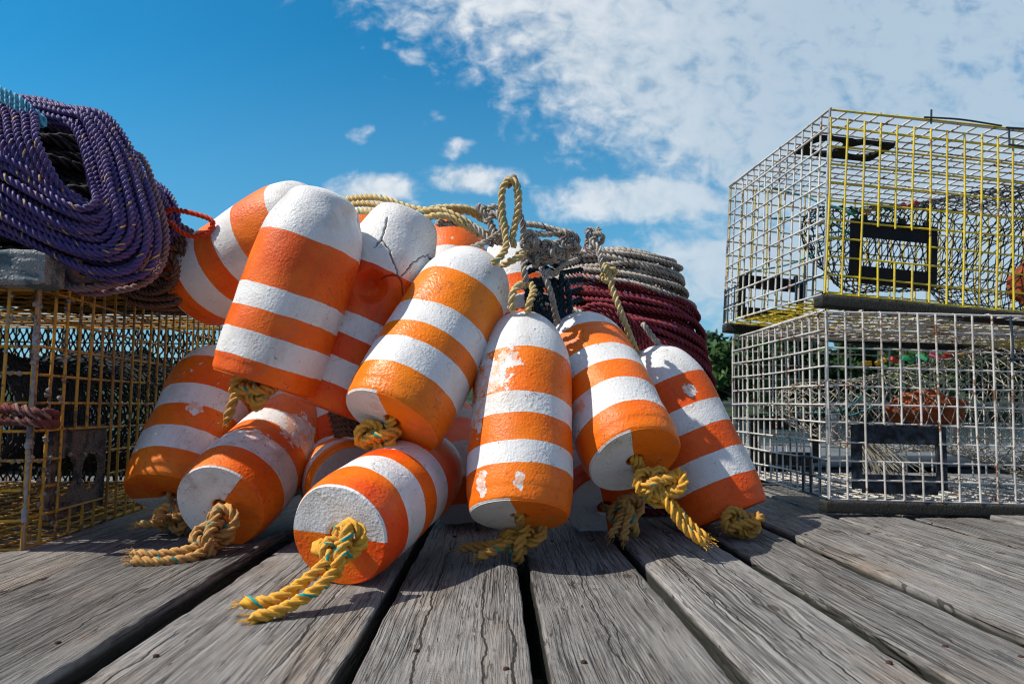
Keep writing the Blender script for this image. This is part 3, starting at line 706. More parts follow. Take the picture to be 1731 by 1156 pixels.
def wires_part(t, name, lines, r, mat, n=10, split=None):
    if split:
        for a, b in zip([0] + split, split + [len(lines)]): wires_part(t, name, lines[a:b], r, mat, n)
        return
    mb = MB()
    for l in lines:
        P = spline(l, n); mb.tubes(P[None], r, 5)
    return mb.build(name, mat, t, local=True)
C_ = CELL
wires_part(T2, 'mend_wire', [[(-.003, y, 0), (-.003, y, C_ * 1.1), (-.003, y, C_ * h_)] for y, h_ in ((.04, 2), (.075, 2), (.11, 1.5))] + [[(-.003, .0, C_), (-.003, .06, C_ * 1.02), (-.003, .12, C_)], [(-.003, .0, .002), (-.003, .1, -.002), (-.003, .2, .003)]] +
           [[(-.003, y, 0), (-.003, y, C_ * 1.1), (-.003, y, C_ * 2.6)] for y in (D2 - .03, D2 - .07, D2 - .004)] + [[(-.003, D2, C_ * 1.2), (-.003, D2 - .09, C_ * 1.25)], [(-.003, D2, C_ * 2.4), (-.003, D2 - .09, C_ * 2.45)],
            [(.20, -.004, H2 + .002), (.28, -.004, H2 + .006), (.37, -.003, H2 + .003)], [(.38, -.004, H2), (.46, -.004, H2 + .003), (.55, -.004, H2)], [(.385, -.004, H2), (.387, -.004, H2 - C_)], [(.425, -.004, H2), (.43, -.004, H2 - C_)], [(.385, -.004, H2 - C_), (.5, -.004, H2 - C_)], [(.215, -.004, H2 + .02), (.215, -.004, H2 - .01)]], .0021, M_BTIE, split=[5, 10, 11, 15])
wires_part(T1, 'mend_wire', [[(-.003, y, .0), (-.003, y, C_), (-.003, y, C_ * 2)] for y in (.03, .07, .105)] + [[(-.003, .0, z), (-.003, .06, z + .002), (-.003, .12, z)] for z in (.0, C_, C_ * 2)] +
           [[(10 * C_, -.004, z), (10.05 * C_, -.004, z - .05), (10 * C_, -.004, z - .09)] for z in (H1,)] + [[(11 * C_, -.004, H1), (11 * C_, -.004, H1 - .09)], [(9.9 * C_, -.004, H1 - .085), (12 * C_, -.004, H1 - .088)]], .0025, M_BTIE, split=[6])
M_TW = plain('teal_twine', (.02, .16, .15), .7)
wires_part(T2, 'twine', [[(.002, .33, H2 * .86), (.06, .22, H2 * .72), (.03, .1, H2 * .58), (.06, .02, H2 * .46), (.10, .05, H2 * .40), (.05, .12, H2 * .36)], [(.004, .36, H2 * .30), (.08, .3, H2 * .34), (.12, .2, H2 * .40)], [(.02, .3, H2 * .62), (.12, .26, H2 * .63), (.2, .24, H2 * .60)], [(.04, .05, H2 * .42), (.09, .06, H2 * .37), (.12, .12, H2 * .44), (.05, .10, H2 * .40)]], .0022, M_TW)
wires_part(T1, 'twine', [[(.002, .36, H1 * .44), (.05, .25, H1 * .45), (.08, .1, H1 * .47), (.11, .05, H1 * .60)], [(.04, .04, H1 * .5), (.08, .08, H1 * .44), (.13, .06, H1 * .50)]], .002, M_TW)
def fray(p, q, n, spread, mat, label):
    mb = MB(); P = []
    for i in range(n):
        e = np.array(q) + RNG.normal(0, spread, 3); P.append([p, (np.array(p) + e) / 2 + RNG.normal(0, .004, 3), e])
    mb.tubes(np.array(P, float), .0009, 4); return mb
fray(np.array(M1 @ Vector((.10, .12, .15))), np.array(M1 @ Vector((.17, .08, .02))), 60, .028, None, '').build('frayed_line', M_NET_W, T1)
# left trap, ochre wire
p0 = ground(37, 934); yaw0 = math.radians(4.7); c0, s0 = math.cos(yaw0), math.sin(yaw0)
W0, D0, H0 = 16 * .0395, 23 * .0395, 10.6 * .0395
NU0, ND0, NV0 = 16, 23, 10
M0 = euler_at((p0[0] - W0 * c0, p0[1] - W0 * s0, .004), yaw0)
CZ = H0 / NV0; CYc = D0 / ND0
def hole0(v, vert):
    if vert and 3.5 * CYc < v < 6.5 * CYc and False: return [(0, CZ), (4.2 * CZ, H0)]
    if not vert and (abs(v - 2 * CZ) < .01 or abs(v - 3 * CZ) < .01): return cut(2 * CYc, 6 * CYc, D0)
    if vert and 2.5 * CYc < v < 5.5 * CYc: return [(0, CZ), (4 * CZ, H0)]
    return [(0, D0 if not vert else H0)]
T0 = trap('rusty ochre wire lobster trap on the left under the purple rope coil', M0, W0, D0, H0, NU0, ND0, NV0,
          dict(front=M_WIRE_O, back=M_WIRE_O, left=M_WIRE_O, right=M_WIRE_O, top=M_WIRE_O, floor=M_WIRE_O), .0024, 8, dict(right=hole0))
V_, Q_ = vent_mb(4.4 * CYc, 3.4 * CZ, .007, 'round', Matrix.Identity(4)).get()
V_ = np.stack([W0 - .010 + V_[:, 1], 1.7 * CYc + V_[:, 0], .72 * CZ + V_[:, 2]], -1)
obj('escape_vent', V_, Q_, M_BARN, T0, local=True, smooth=False)
def net0():
    rng = np.random.default_rng(12)
    def fn(u, v):
        a = v * 2 * math.pi + .2 * np.sin(u * 17); s = .62 + .38 * np.abs(2 * u - 1)
        return np.stack([W0 * .52 + np.cos(a) * W0 * .42 * s, .03 + u * (D0 - .06), H0 * .46 + np.sin(a) * H0 * .38 * s], -1)
    net(fn, 50, 52, .0021, rng).build('netting', M_NET_B, T0, local=True)
    def fb(u, v): return np.stack([.012 + .02 * np.sin(v * 9 + u * 5), .04 + u * (D0 - .08), .01 + v * (H0 - .02)], -1)
    net(fb, 52, 24, .0022, rng).build('netting', M_NET_B, T0, local=True)
    def fc(u, v): return np.stack([.03 + u * (W0 - .06), D0 - .02 + .01 * np.sin(u * 9), .01 + v * (H0 - .02)], -1)
    net(fc, 36, 24, .0022, rng).build('netting', M_NET_B, T0, local=True)
net0()
def block():
    mb = MB(); V = MB().box((-.30, -.016, H0 - .018), (W0 + .000, .10, H0 + .024), .006)
    v, q = V.get()
    return v, q
bb = MB()
nx, ny = 30, 10
def rough_block(lo, hi, n, name, mat, parent, amp, seed):
    lo, hi = np.array(lo, float), np.array(hi, float); mb = MB(); 
    for a in range(3):
        for sgn in (0, 1):
            u, v = (a + 1) % 3, (a + 2) % 3
            g = np.stack(np.meshgrid(np.linspace(0, 1, n + 1), np.linspace(0, 1, n + 1), indexing='ij'), -1)
            P = np.zeros((n + 1, n + 1, 3)); P[..., a] = sgn; P[..., u] = g[..., 0]; P[..., v] = g[..., 1]
            P = P.reshape(-1, 3); c = (P - .5); 
            sz = (hi - lo); q = c * sz; h = sz / 2; rr = min(h) * .22
            inn = np.clip(q, -(h - rr), h - rr); dv = q - inn; l = np.linalg.norm(dv, axis=1, keepdims=True); q = inn + dv / np.maximum(l, 1e-9) * np.minimum(l, rr)
            P = q + (lo + hi) / 2; nrm = dv / np.maximum(l, 1e-9)
            P = P + nrm * (np.maximum(vnoise(P * 110, seed), 0) * amp + vnoise(P * 30, seed + 1) * amp)[:, None]
            i, j = np.meshgrid(np.arange(n), np.arange(n), indexing='ij'); b = i * (n + 1) + j
            Q = np.stack([b, b + n + 1, b + n + 2, b + 1], -1).reshape(-1, 4)
            mb.add(P, Q if sgn else Q[:, ::-1])
    return mb.build(name, mat, parent, local=True)
rough_block((W0 - .30, -.046, H0 - .040), (W0 + .032, .010, H0 + .006), 34, 'runner', M_BARNW, T0, .004, 5)

def barnacles():
    rng = np.random.default_rng(91); mb = MB(); th = np.arange(6) / 6 * 2 * math.pi
    spots = []
    for i in range(520):
        j = rng.integers(0, 5)
        if j == 0: p = (W0, .0, rng.uniform(0, H0))
        elif j == 1: p = (W0 - .0395 * rng.integers(0, 3), 0, rng.uniform(0, H0))
        elif j == 2: p = (W0 - rng.uniform(0, .1), 0, CZ * rng.integers(0, 11))
        elif j == 3: p = (W0, CYc * rng.integers(0, 3), rng.uniform(0, H0))
        else: p = (W0, rng.uniform(0, .5), CZ * rng.integers(0, 11))
        if vnoise(np.array([p]) * 22, 4)[0] < -.02: continue
        r = rng.uniform(.0016, .0044); c = np.array(p) + rng.normal(0, .0018, 3); ax = rng.normal(0, 1, 3); ax /= np.linalg.norm(ax); u = np.cross(ax, [.3, .5, .8]); u /= np.linalg.norm(u); v = np.cross(ax, u)
        V = np.concatenate([c + ax * h + (u * np.cos(th)[:, None] + v * np.sin(th)[:, None]) * q for h, q in ((-r * .7, r * .9), (r * .1, r), (r * .9, r * .55), (r * .75, r * .1))])
        a, b = np.meshgrid(np.arange(3), np.arange(6), indexing='ij'); b2 = (b + 1) % 6
        mb.add(V, np.stack([a * 6 + b, a * 6 + b2, (a + 1) * 6 + b2, (a + 1) * 6 + b], -1).reshape(-1, 4))
    tag(mb.build('barnacle_crust', plain('barnacle', (.36, .31, .27), .85, .2, .4, 90), T0, local=True), kind='stuff')
barnacles()
# ------------------------------------------------------------------ buoys
def profile(L, R, nose=0.0):
    c = [(.010, .030), (.011, .012), (.0125, .0015), (.016, .0), (.45 * R, .0), (.86 * R, .0), (.905 * R, .0008), (.945 * R, .006), (.972 * R, .018),
         (1.0 * R, .10 * L), (1.012 * R, .25 * L), (1.005 * R, .45 * L), (1.0 * R, .60 * L), (.975 * R, .72 * L), (.895 * R, .82 * L), (.745 * R, .905 * L),
         (.53 * R + nose * R, .96 * L), (.33 * R + nose * R, .988 * L), (.15 * R + nose * R, .998 * L), (.05 * R + nose * .4 * R, .995 * L), (.02 * R, .975 * L)]
    c = np.array(c)
    if nose > .15:
        c[14:18, 0] = np.array([.80, .70, .62, .54]) * R; c[18:, 0] = np.array([.40, .18, .02]) * R; c[14:, 1] = np.array([.84, .925, .968, .985, .990, .988, .985]) * L
    p = spline(c[3:], 9); return np.concatenate([c[:3], p])
BU = []
CRK = [[(655, 370), (645, 404), (656, 420), (664, 435), (669, 450), (672, 463), (679, 477), (683, 498)], [(678, 468), (690, 454), (698, 445), (709, 437), (726, 430)],
       [(672, 465), (653, 466), (646, 470)], [(645, 404), (632, 418)], [(724, 432), (738, 452)]]
def seg_dist(p, line):
    best = np.full(len(p), 1e9)
    for a, b in zip(line[:-1], line[1:]):
        a, b = np.array(a, float), np.array(b, float); t = np.clip(((p - a) @ (b - a)) / ((b - a) @ (b - a)), 0, 1)
        best = np.minimum(best, np.linalg.norm(p - a - t[:, None] * (b - a), axis=1))
    return best
def buoy(label, nose, tail, d, L, R, bands, white_dir=(0, -1), sign=1, orange=(.78, .165, .016), red=(.70, .085, .012), wear=.3, gloss=.35,
         nosecap=0.0, patches_px=(), seed=0, crack=False, face_dirt=None, start_white=False, dent_px=None, white=(.75, .74, .715), face=True):
    orange = (min(.95, orange[0] * 1.18), orange[1] * 1.10, .006); red = (min(.92, red[0] * 1.18), red[1] * 1.12, .004); gloss += .06; wear += .15
    T = W(*tail, d); a = CF + CR * (nose[0] - CX) / F - CU * (nose[1] - CY) / F; q = CO - T
    A, B, C = a @ a, 2 * a @ q, q @ q - L * L; disc = B * B - 4 * A * C
    if disc < 0: dn = -B / (2 * A); print('SHORT', label[:30], np.linalg.norm(CO + dn * a - T), 'vs', L)
    else: dn = (-B + sign * math.sqrt(disc)) / (2 * A)
    N = CO + dn * a; L = np.linalg.norm(N - T); z = (N - T) / L
    x = CR * white_dir[0] - CU * white_dir[1]; x = x - z * (x @ z); x /= np.linalg.norm(x); y = np.cross(z, x)
    M = Matrix([[x[i], y[i], z[i], T[i]] for i in range(3)] + [[0, 0, 0, 1]])
    e = tag(empty('lobster_buoy', M), label, 'buoy', 'orange and white striped lobster buoys in the pile')
    pr = profile(L, R, nosecap); nr = 128
    if crack:
        s = np.concatenate([[0], np.cumsum(np.linalg.norm(np.diff(pr, axis=0), axis=1))]); tt = np.linspace(0, s[-1], 420); pr = np.stack([np.interp(tt, s, pr[:, 0]), np.interp(tt, s, pr[:, 1])], -1); nr = 420
    th = np.arange(nr) / nr * 2 * math.pi; n = len(pr)
    V = np.stack([pr[:, None, 0] * np.cos(th), pr[:, None, 0] * np.sin(th), np.broadcast_to(pr[:, None, 1], (n, nr))], -1).reshape(-1, 3)
    rad = np.linalg.norm(V[:, :2], axis=1); bodyw = np.clip((rad - .02) / .03, 0, 1); dirn = V / np.maximum(np.linalg.norm(V * [1, 1, 0], axis=1, keepdims=True), 1e-6) * [1, 1, 0]
    disp = (vnoise(V * 14 + seed, seed) * .0022 + vnoise(V * 40, seed + 1) * .0008) * bodyw
    V = V + dirn * disp[:, None]; V[:, 2] += vnoise(V * 30, seed + 2) * .0006 * (V[:, 2] < .004)
    att = np.zeros(len(V)); An = np.array(M); Wp = V @ An[:3, :3].T + An[:3, 3]
    pj = project(Wp); nrm = dirn @ An[:3, :3].T; facing = np.einsum('ij,ij->i', nrm, CO - Wp) > 0
    if crack:
        for ln in CRK:
            dd = seg_dist(pj[:, :2] + np.stack([vnoise(Wp * 160, 1), vnoise(Wp * 160, 2)], -1) * 2.0, ln); wgt = np.exp(-(dd / 1.05) ** 2) * facing
            V -= dirn * (wgt * .0045)[:, None]; att = np.maximum(att, np.clip(wgt * 1.3 - .25, 0, 1))
    if dent_px:
        for (cx, cy, rp, dep) in dent_px:
            dd = np.hypot(pj[:, 0] - cx, pj[:, 1] - cy); wgt = np.clip(1 - (dd / rp) ** 2, 0, 1) ** 1.2 * facing * (1 + .3 * vnoise(Wp * 60, 5))
            V -= dirn * (wgt * dep)[:, None]
    i, j = np.meshgrid(np.arange(n - 1), np.arange(nr), indexing='ij'); j2 = (j + 1) % nr
    Q = np.stack([i * nr + j, i * nr + j2, (i + 1) * nr + j2, (i + 1) * nr + j], -1).reshape(-1, 4)
    pat = []
    for (cx, cy, rr, zs) in patches_px:                 # a worn patch: nearest surface point seen there
        dd = np.hypot(pj[:, 0] - cx, pj[:, 1] - cy) + np.where(facing, 0, 1e4); v = V[np.argmin(dd)]; pat.append((v[0], v[1], v[2], rr, zs))
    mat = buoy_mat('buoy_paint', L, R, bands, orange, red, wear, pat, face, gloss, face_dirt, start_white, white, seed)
    obj('body', V, Q, mat, e, local=True, att={'crack': att})
    BU.append((label[:40], T, N, R)); e['_T'] = list(T); e['_z'] = list(z)
    return e, T, z
DB_ = (.15, .285, .41, .545, .80)
B8, t8, z8 = buoy('orange buoy lying front most on the planks, clean knotted yellow rope at its end', (742, 775), (571, 906), .80, .31, .067,
    (.17, .33, .44, .57, .80), (0.05, -1), 1, (.80, .17, .015), (.78, .062, .008), .25, .30, seed=1, white=(.80, .81, .80))
B9, t9, z9 = buoy('orange buoy behind the front one, half white end with tan rope trailing left', (524, 695), (371, 857), 1.0, .33, .074,
    (.15, .30, .42, .55, .78), (-.75, -.65), 1, (.76, .17, .02), (.66, .09, .012), .85, .42, seed=2, patches_px=((505, 725, .030, .8), (430, 735, .016, 1)))
B5, t5, z5 = buoy('upright orange buoy at the centre with big peeled paint patch', (886, 538), (878, 873), .905, .315, .0725,
    (.15, .25, .375, .475, .70), (-.9, .3), 1, (.80, .19, .018), (.76, .13, .014), .3, .30, seed=3, patches_px=((822, 640, .033, 1.0), (862, 603, .019, 1.2), (808, 690, .017, .6), (815, 818, .008, .5), (877, 815, .007, .6)))
B4, t4, z4 = buoy('glossy leaning orange buoy with white nose left of the peeling upright one', (815, 440), (662, 712), .935, .322, .0765,
    (.14, .275, .37, .495, .70), (-.9, .2), 1, (.80, .21, .02), (.74, .15, .016), .25, .22, seed=4)
B2, t2, z2 = buoy('large smooth orange buoy leaning in front of the back left one, chipped square nose', (556, 328), (446, 648), .975, .294, .0755,
    (.085, .21, .32, .43, .70), (.5, -.8), 1, (.78, .145, .014), (.66, .085, .01), .35, .32, nosecap=.10, face=False, seed=5, dent_px=((590, 378, 34, .006),))
B3, t3, z3 = buoy('orange buoy with deeply cracked white nose and a round dent', (692, 362), (548, 690), 1.06, .345, .084,
    (.10, .214, .315, .413, .645), (.5, -.8), 1, (.74, .12, .012), (.64, .05, .008), .5, .34, nosecap=.22, face=False, seed=6, crack=True, dent_px=((627, 484, 31, .026),))
B1, t1, z1 = buoy('orange buoy lying at the back left of the pile beside the orange rope loop', (548, 345), (335, 490), 1.25, .305, .081,
    (.13, .29, .42, .57, .80), (0, 1), -1, (.76, .165, .015), (.66, .09, .01), .35, .40, seed=7)
B6, t6, z6 = buoy('leaning orange buoy right of the upright one, dangling yellow double rope', (968, 550), (1073, 779), .97, .305, .0735,
    (.16, .31, .44, .57, .76), (-.95, .25), 1, (.80, .18, .018), (.76, .13, .014), .4, .32, seed=8, patches_px=((975, 690, .014, 1),))
B7, t7, z7 = buoy('rightmost orange buoy, leaning beside the wire traps', (1094, 592), (1228, 872), 1.13, .315, .0765,
    (.16, .30, .44, .57, .74), (.9, -.3), 1, (.74, .11, .012), (.68, .075, .01), .4, .36, seed=9, patches_px=((1168, 657, .012, 1),), face=False)
B10, t10, z10 = buoy('shaded orange buoy standing against the left trap under the big smooth one', (382, 600), (288, 838), 1.12, .30, .078,
    (.15, .29, .44, .58, .80), (.1, 1), 1, (.74, .19, .02), (.66, .10, .014), .6, .45, seed=10, patches_px=((330, 690, .012, 1),))
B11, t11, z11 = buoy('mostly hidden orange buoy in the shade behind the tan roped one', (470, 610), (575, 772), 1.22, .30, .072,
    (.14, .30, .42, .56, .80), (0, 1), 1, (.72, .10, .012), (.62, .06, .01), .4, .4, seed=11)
B12, t12, z12 = buoy('half hidden buoy with grimy grey end face behind the front most one', (560, 786), (600, 826), 1.08, .20, .072,
    (.16, .31, .44, .57, .80), (0, -1), 1, (.80, .22, .02), (.74, .14, .014), .5, .4, seed=12, face_dirt=(.30, .23, .23))
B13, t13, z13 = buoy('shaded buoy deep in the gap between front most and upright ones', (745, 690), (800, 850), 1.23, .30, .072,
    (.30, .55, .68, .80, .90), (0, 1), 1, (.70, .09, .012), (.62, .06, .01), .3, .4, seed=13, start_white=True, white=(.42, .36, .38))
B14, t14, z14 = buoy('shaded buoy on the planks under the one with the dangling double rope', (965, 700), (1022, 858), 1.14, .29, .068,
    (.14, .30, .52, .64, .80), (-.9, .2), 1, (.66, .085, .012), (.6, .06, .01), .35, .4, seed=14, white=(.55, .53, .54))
B15, t15, z15 = buoy('orange buoy end with a white paint chip under the ropes on top', (770, 384), (748, 590), 1.16, .30, .064,
    (.10, .20, .30, .44, .62), (0, -1), 1, (.76, .15, .014), (.72, .11, .012), .3, .35, seed=15, start_white=True, patches_px=((765, 402, .005, 1),))
B16, t16, z16 = buoy('half hidden white nosed buoy behind the glossy leaning one', (846, 424), (915, 640), 1.18, .30, .076,
    (.12, .24, .34, .44, .60), (0, 1), 1, (.76, .13, .014), (.70, .09, .012), .3, .35, seed=16)
B17, t17, z17 = buoy('hidden buoy whose sunlit nose shows between smooth and cracked ones', (640, 362), (566, 540), 1.27, .30, .075,
    (.15, .29, .41, .54, .74), (0, 1), 1, (.78, .20, .02), (.74, .14, .014), .3, .35, seed=17)
# overlap report
def capsule(a, b):
    best = (9, 0)
    for s in np.linspace(.08, .80, 12):
        P = a[1] + (a[2] - a[1]) * s
        for u in np.linspace(.08, .80, 12):
            Qp = b[1] + (b[2] - b[1]) * u; best = min(best, (float(np.linalg.norm(P - Qp)), s))
    return best[0]
for i in range(len(BU)):
    for j in range(i):
        g_ = capsule(BU[i], BU[j]) - BU[i][3] - BU[j][3]
        if g_ < -.012: print('OVERLAP %.3f | %s | %s' % (g_, BU[i][0], BU[j][0]))

# tail ropes -------------------------------------------------
def knot_pts(c, axis, size, rot, seed):
    t = np.linspace(0, 2 * math.pi, 64, endpoint=False)
    K = np.stack([np.sin(t) + 2 * np.sin(2 * t), np.cos(t) - 2 * np.cos(2 * t), -1.25 * np.sin(3 * t)], -1) / 3.0 * size
    z = np.array(axis, float); z /= np.linalg.norm(z); x = np.cross(z, [.3, .9, .2]); x /= np.linalg.norm(x); y = np.cross(z, x)
    # knot plane holds the rope axis
    cr, sr = math.cos(rot), math.sin(rot); x2 = x * cr + y * sr; y2 = -x * sr + y * cr
    return np.array(c) + K[:, :1] * z * 1.15 + K[:, 1:2] * x2 + K[:, 2:] * y2
def tail_rope(e, ropes, kn, mat, r=.0062, size=.024):
    r *= 1.15; size *= 1.13
    mb = MB()
    for p in ropes:
        rope(mb, p, r)
        e1 = np.array(p[-1], float); dv = e1 - np.array(p[-2], float); dv /= np.linalg.norm(dv); B_ = []
        for q in range(16):                              # frayed fibres at the cut end
            o_ = RNG.normal(0, r * .45, 3); t_ = dv * RNG.uniform(.001, .0045) + RNG.normal(0, .0014, 3)
            B_.append([e1 - dv * .003 + o_, e1 + o_ + t_ * .5, e1 + o_ * 1.3 + t_])
        n0 = sum(len(x) for x in mb.Q); mb.tubes(np.array(B_), .0004, 4); mb.UV.append(np.tile([5., .1], ((sum(len(x) for x in mb.Q) - n0) * 4, 1)))
    ro = mb.build('tail_rope', mat, e)
    if kn is not None:
        mk = MB()
        for (c, ax, rot) in kn:
            rope(mk, knot_pts(c, ax, size * .93, rot, 0), r * 1.1, closed=True)
            rope(mk, knot_pts(np.array(c), ax, size * .74, rot + 1.35, 1), r * 1.1, closed=True)
        MATS[ro.name] = MATS[e.name]
        mk.build('knot', mat, ro)
def G(px, py, z): return ground(px, py, z)
# front buoy
k8 = W(574, 925, .752)
tail_rope(B8, [[t8 + z8 * .03, t8, W(588, 905, .78), k8, W(530, 970, .715), W(465, 1012, .69), W(404, 1019, .685)],
               [W(570, 890, .758), k8 + [.004, 0, -.004], W(548, 985, .708), W(480, 1028, .68), W(418, 1047, .662)]], [(k8, W(530, 980, .72) - W(590, 880, .77), .35)], R_YELLOW, .0064, .0235)
k9 = W(362, 898, .955)
tail_rope(B9, [[t9 + z9 * .03, t9, W(374, 868, .985), k9, W(330, 925, .925), W(270, 937, .905), W(218, 936, .90)],
               [W(360, 885, .96), k9 + [.003, 0, -.003], W(335, 938, .915), W(275, 949, .89), W(219, 947, .885)]], [(k9, W(335, 930, .93) - W(372, 868, .97), .5)], R_TAN, .0068, .029)
k5 = W(884, 905, .95)
tail_rope(B5, [[t5 + z5 * .03, t5, W(882, 885, .965), k5, W(845, 925, .925), W(806, 942, .905)],
               [W(884, 890, .955), k5, W(845, 918, .94), W(800, 924, .945), W(777, 926, .945)]], [(k5, W(860, 925, .94) - W(885, 880, .95), .9)], R_GOLD, .0068, .0285)
k6 = W(1108, 822, .945)
tail_rope(B6, [[t6 + z6 * .03, t6, W(1077, 795, .985), W(1090, 812, .955), k6, W(1135, 850, .935), W(1170, 890, .925), W(1200, 913, .92)],
               [t6 + z6 * .03 + CR * .004, t6 + CR * .006, W(1084, 795, .98), k6, W(1128, 850, .925), W(1155, 890, .915), W(1194, 921, .905)]], [(k6, CR, .2), (k6 + CR * .012 + CU * .002, CR + CU * .3, 1.4)], R_YELLOW, .0064, .0245)
k7 = W(1252, 884, 1.06)
tail_rope(B7, [[t7 + z7 * .03, t7, W(1240, 878, 1.085), k7, W(1225, 892, 1.05)]], [(k7, CR, .6)], R_GOLD, .0064, .026)
k14 = W(1060, 868, 1.04)
tail_rope(B14, [[t14 + z14 * .03, t14, k14, W(1058, 895, 1.01), W(1054, 914, .995)], [k14, W(1040, 895, 1.01), W(1030, 908, 1.0)]], [(k14, -CU, .4)], R_TAN, .0064, .025)
k10 = W(296, 878, 1.08)
tail_rope(B10, [[t10 + z10 * .03, t10, k10, W(265, 884, 1.06), W(225, 887, 1.05)], [k10, W(275, 876, 1.04), W(262, 880, 1.02)]], [(k10, CR, .4)], R_TAN, .0064, .024)
k2 = W(428, 661, .95)
tail_rope(B2, [[t2 + z2 * .03, t2, W(450, 652, .95), k2, W(400, 668, .935), W(389, 695, .93), W(381, 716, .93)]], [(k2, CR * .95 - CU * .25, .5)], R_GOLD, .0064, .0225)
k4 = W(640, 740, .945)
tail_rope(B4, [[t4 + z4 * .03, t4, W(655, 722, .95), k4, W(618, 748, .95)]], [(k4, CR, .5)], R_YELLOW, .0064, .024)
k13 = W(752, 726, 1.13)

# ------------------------------------------------------------------ rope coils
def coil(name, label, mat, inner, outer, nu, nw, r, depth, seed, jit=.5, cat='rope coil', skip=()):
    """closed turns packed between an inner and an outer guide of (px, py, d)"""
    rng = np.random.default_rng(seed); mb = MB()
    I = np.array([W(*p) for p in inner]); O = np.array([W(*p) for p in outer])
    for a in range(nu):
        for b in range(nw):
            u = (a + .5 * (b % 2) + rng.uniform(-.3, .3) * jit) / max(nu - .5, 1); bulge = 1 - (2 * u - 1) ** 2
            P = I * (1 - u) + O * u
            m_ = len(P); ph = rng.uniform(0, 6.28, 3); t = np.arange(m_) / m_ * 2 * math.pi
            P = P + CF * (b * depth - bulge * depth * .9 + r * .9 * np.sin(t * 2 + ph[0]) * jit)[:, None] + (CU * np.sin(t + ph[1])[:, None] + CR * np.sin(t + ph[2])[:, None]) * r * .8 * jit + rng.normal(0, r * .35 * jit, P.shape)
            rope(mb, P, r, closed=True)
    return tag(mb.build(name, mat), label, cat)
PI_ = [(104, 204, 1.10), (128, 218, 1.09), (141, 258, 1.06), (150, 308, 1.03), (158, 340, 1.0), (138, 347, .99), (95, 326, .985), (48, 293, .985), (0, 264, .99), (-50, 240, 1.02), (-80, 220, 1.06), (-60, 205, 1.10), (-10, 197, 1.12), (52, 198, 1.12)]
PO_ = [(112, 180, 1.13), (168, 192, 1.13), (212, 252, 1.10), (244, 330, 1.06), (256, 412, 1.03), (228, 462, 1.01), (165, 468, 1.0), (90, 440, .995), (20, 404, .995), (-60, 365, 1.0), (-125, 290, 1.04), (-95, 215, 1.10), (-20, 168, 1.14), (55, 166, 1.14)]
coil('rope_coil', 'big purple rope coil with yellow flecks resting on the left trap', R_PURPLE, PI_, PO_, 9, 3, .0062, .0125, 21, .8)
mbx = MB()
for q in range(5):                                       # turns that cross the opening of the big coil
    o = q * 15
    rope(mbx, [W(-30 + o * .4, 150 + q * 4, 1.06), W(-8 + o, 188, 1.03), W(2 + o * 1.0, 236, .99), W(26 + o * .95, 282, .985), W(60 + o * .75, 318, .99), W(100 + o * .7, 345, 1.01)], .0062)
tag(mbx.build('rope', R_PURPLE), 'slack purple rope lengths hanging across the dark opening of the big coil', 'rope')
mbx = MB()
for q in range(3):
    rope(mbx, [W(-40, 138 + q * 9, 1.05), W(0, 152 + q * 8, 1.04), W(32, 168 + q * 9, 1.03), W(58, 190 + q * 8, 1.03), W(80, 208 + q * 3, 1.04)], .0062)
tag(mbx.build('rope', R_TEAL), 'light blue rope tied over the top of the purple coil', 'rope')
coil('rope_coil', 'faded mauve rope turns edging the big purple coil on its right', R_MAUVE,
     [(120, 470, 1.05), (200, 468, 1.05), (236, 440, 1.06), (250, 395, 1.08), (240, 330, 1.10), (215, 270, 1.13), (180, 300, 1.2), (150, 400, 1.2)],
     [(120, 485, 1.05), (205, 484, 1.05), (252, 452, 1.06), (266, 395, 1.08), (254, 325, 1.10), (226, 262, 1.13), (180, 290, 1.2), (140, 400, 1.2)], 2, 2, .006, .012, 22)
coil('rope_coil', 'small purple coil stacked behind the big purple one', R_PURPLE,
     [(232, 322, 1.17), (252, 335, 1.17), (262, 365, 1.17), (258, 400, 1.17), (235, 410, 1.2), (215, 380, 1.25), (215, 340, 1.25)],
     [(222, 296, 1.2), (264, 312, 1.19), (288, 352, 1.17), (290, 395, 1.16), (262, 425, 1.17), (205, 410, 1.25), (195, 340, 1.27)], 5, 3, .0058, .012, 23, 1.0)
coil('rope_coil', 'dark brown rope coil wedged between purple coils and back left buoy', R_BROWN,
     [(262, 445, 1.17), (282, 436, 1.16), (300, 446, 1.17), (298, 462, 1.17), (280, 468, 1.17), (258, 464, 1.18)],
     [(215, 440, 1.2), (270, 402, 1.19), (322, 414, 1.18), (330, 470, 1.18), (300, 520, 1.18), (215, 505, 1.2)], 6, 4, .006, .014, 24, 1.0)
mbx = MB()
for q in range(5): rope(mbx, [W(262, 352 + q * 9, 1.22), W(290, 372 + q * 7, 1.2), W(318, 388 + q * 7, 1.2), W(340, 402 + q * 6, 1.21), W(356, 410 + q * 5, 1.25)], .0056)
tag(mbx.build('rope', R_MAUVE), 'greyish mauve rope lengths running under the orange loop', 'rope')
mbx = MB(); rope(mbx, [W(275, 366, 1.16), W(288, 354, 1.15), W(310, 357, 1.14), W(338, 364, 1.14), W(357, 372, 1.14), W(359, 384, 1.14), W(345, 396, 1.14), W(322, 399, 1.14), W(304, 391, 1.14), W(290, 378, 1.15), W(278, 370, 1.17)], .0050, pitch=.026)
tag(mbx.build('rope', R_ORANGE), 'bright orange rope loop sticking out of the purple coils', 'rope')
mbx = MB()
for q in range(2): rope(mbx, [W(-30, 692 + q * 18, .93), W(20, 690 + q * 20, .925), W(60, 698 + q * 14, .92), W(84, 700 + q * 16, .935), W(88, 703 + q * 12, .99), W(40, 700 + q * 14, 1.02)], .0085)
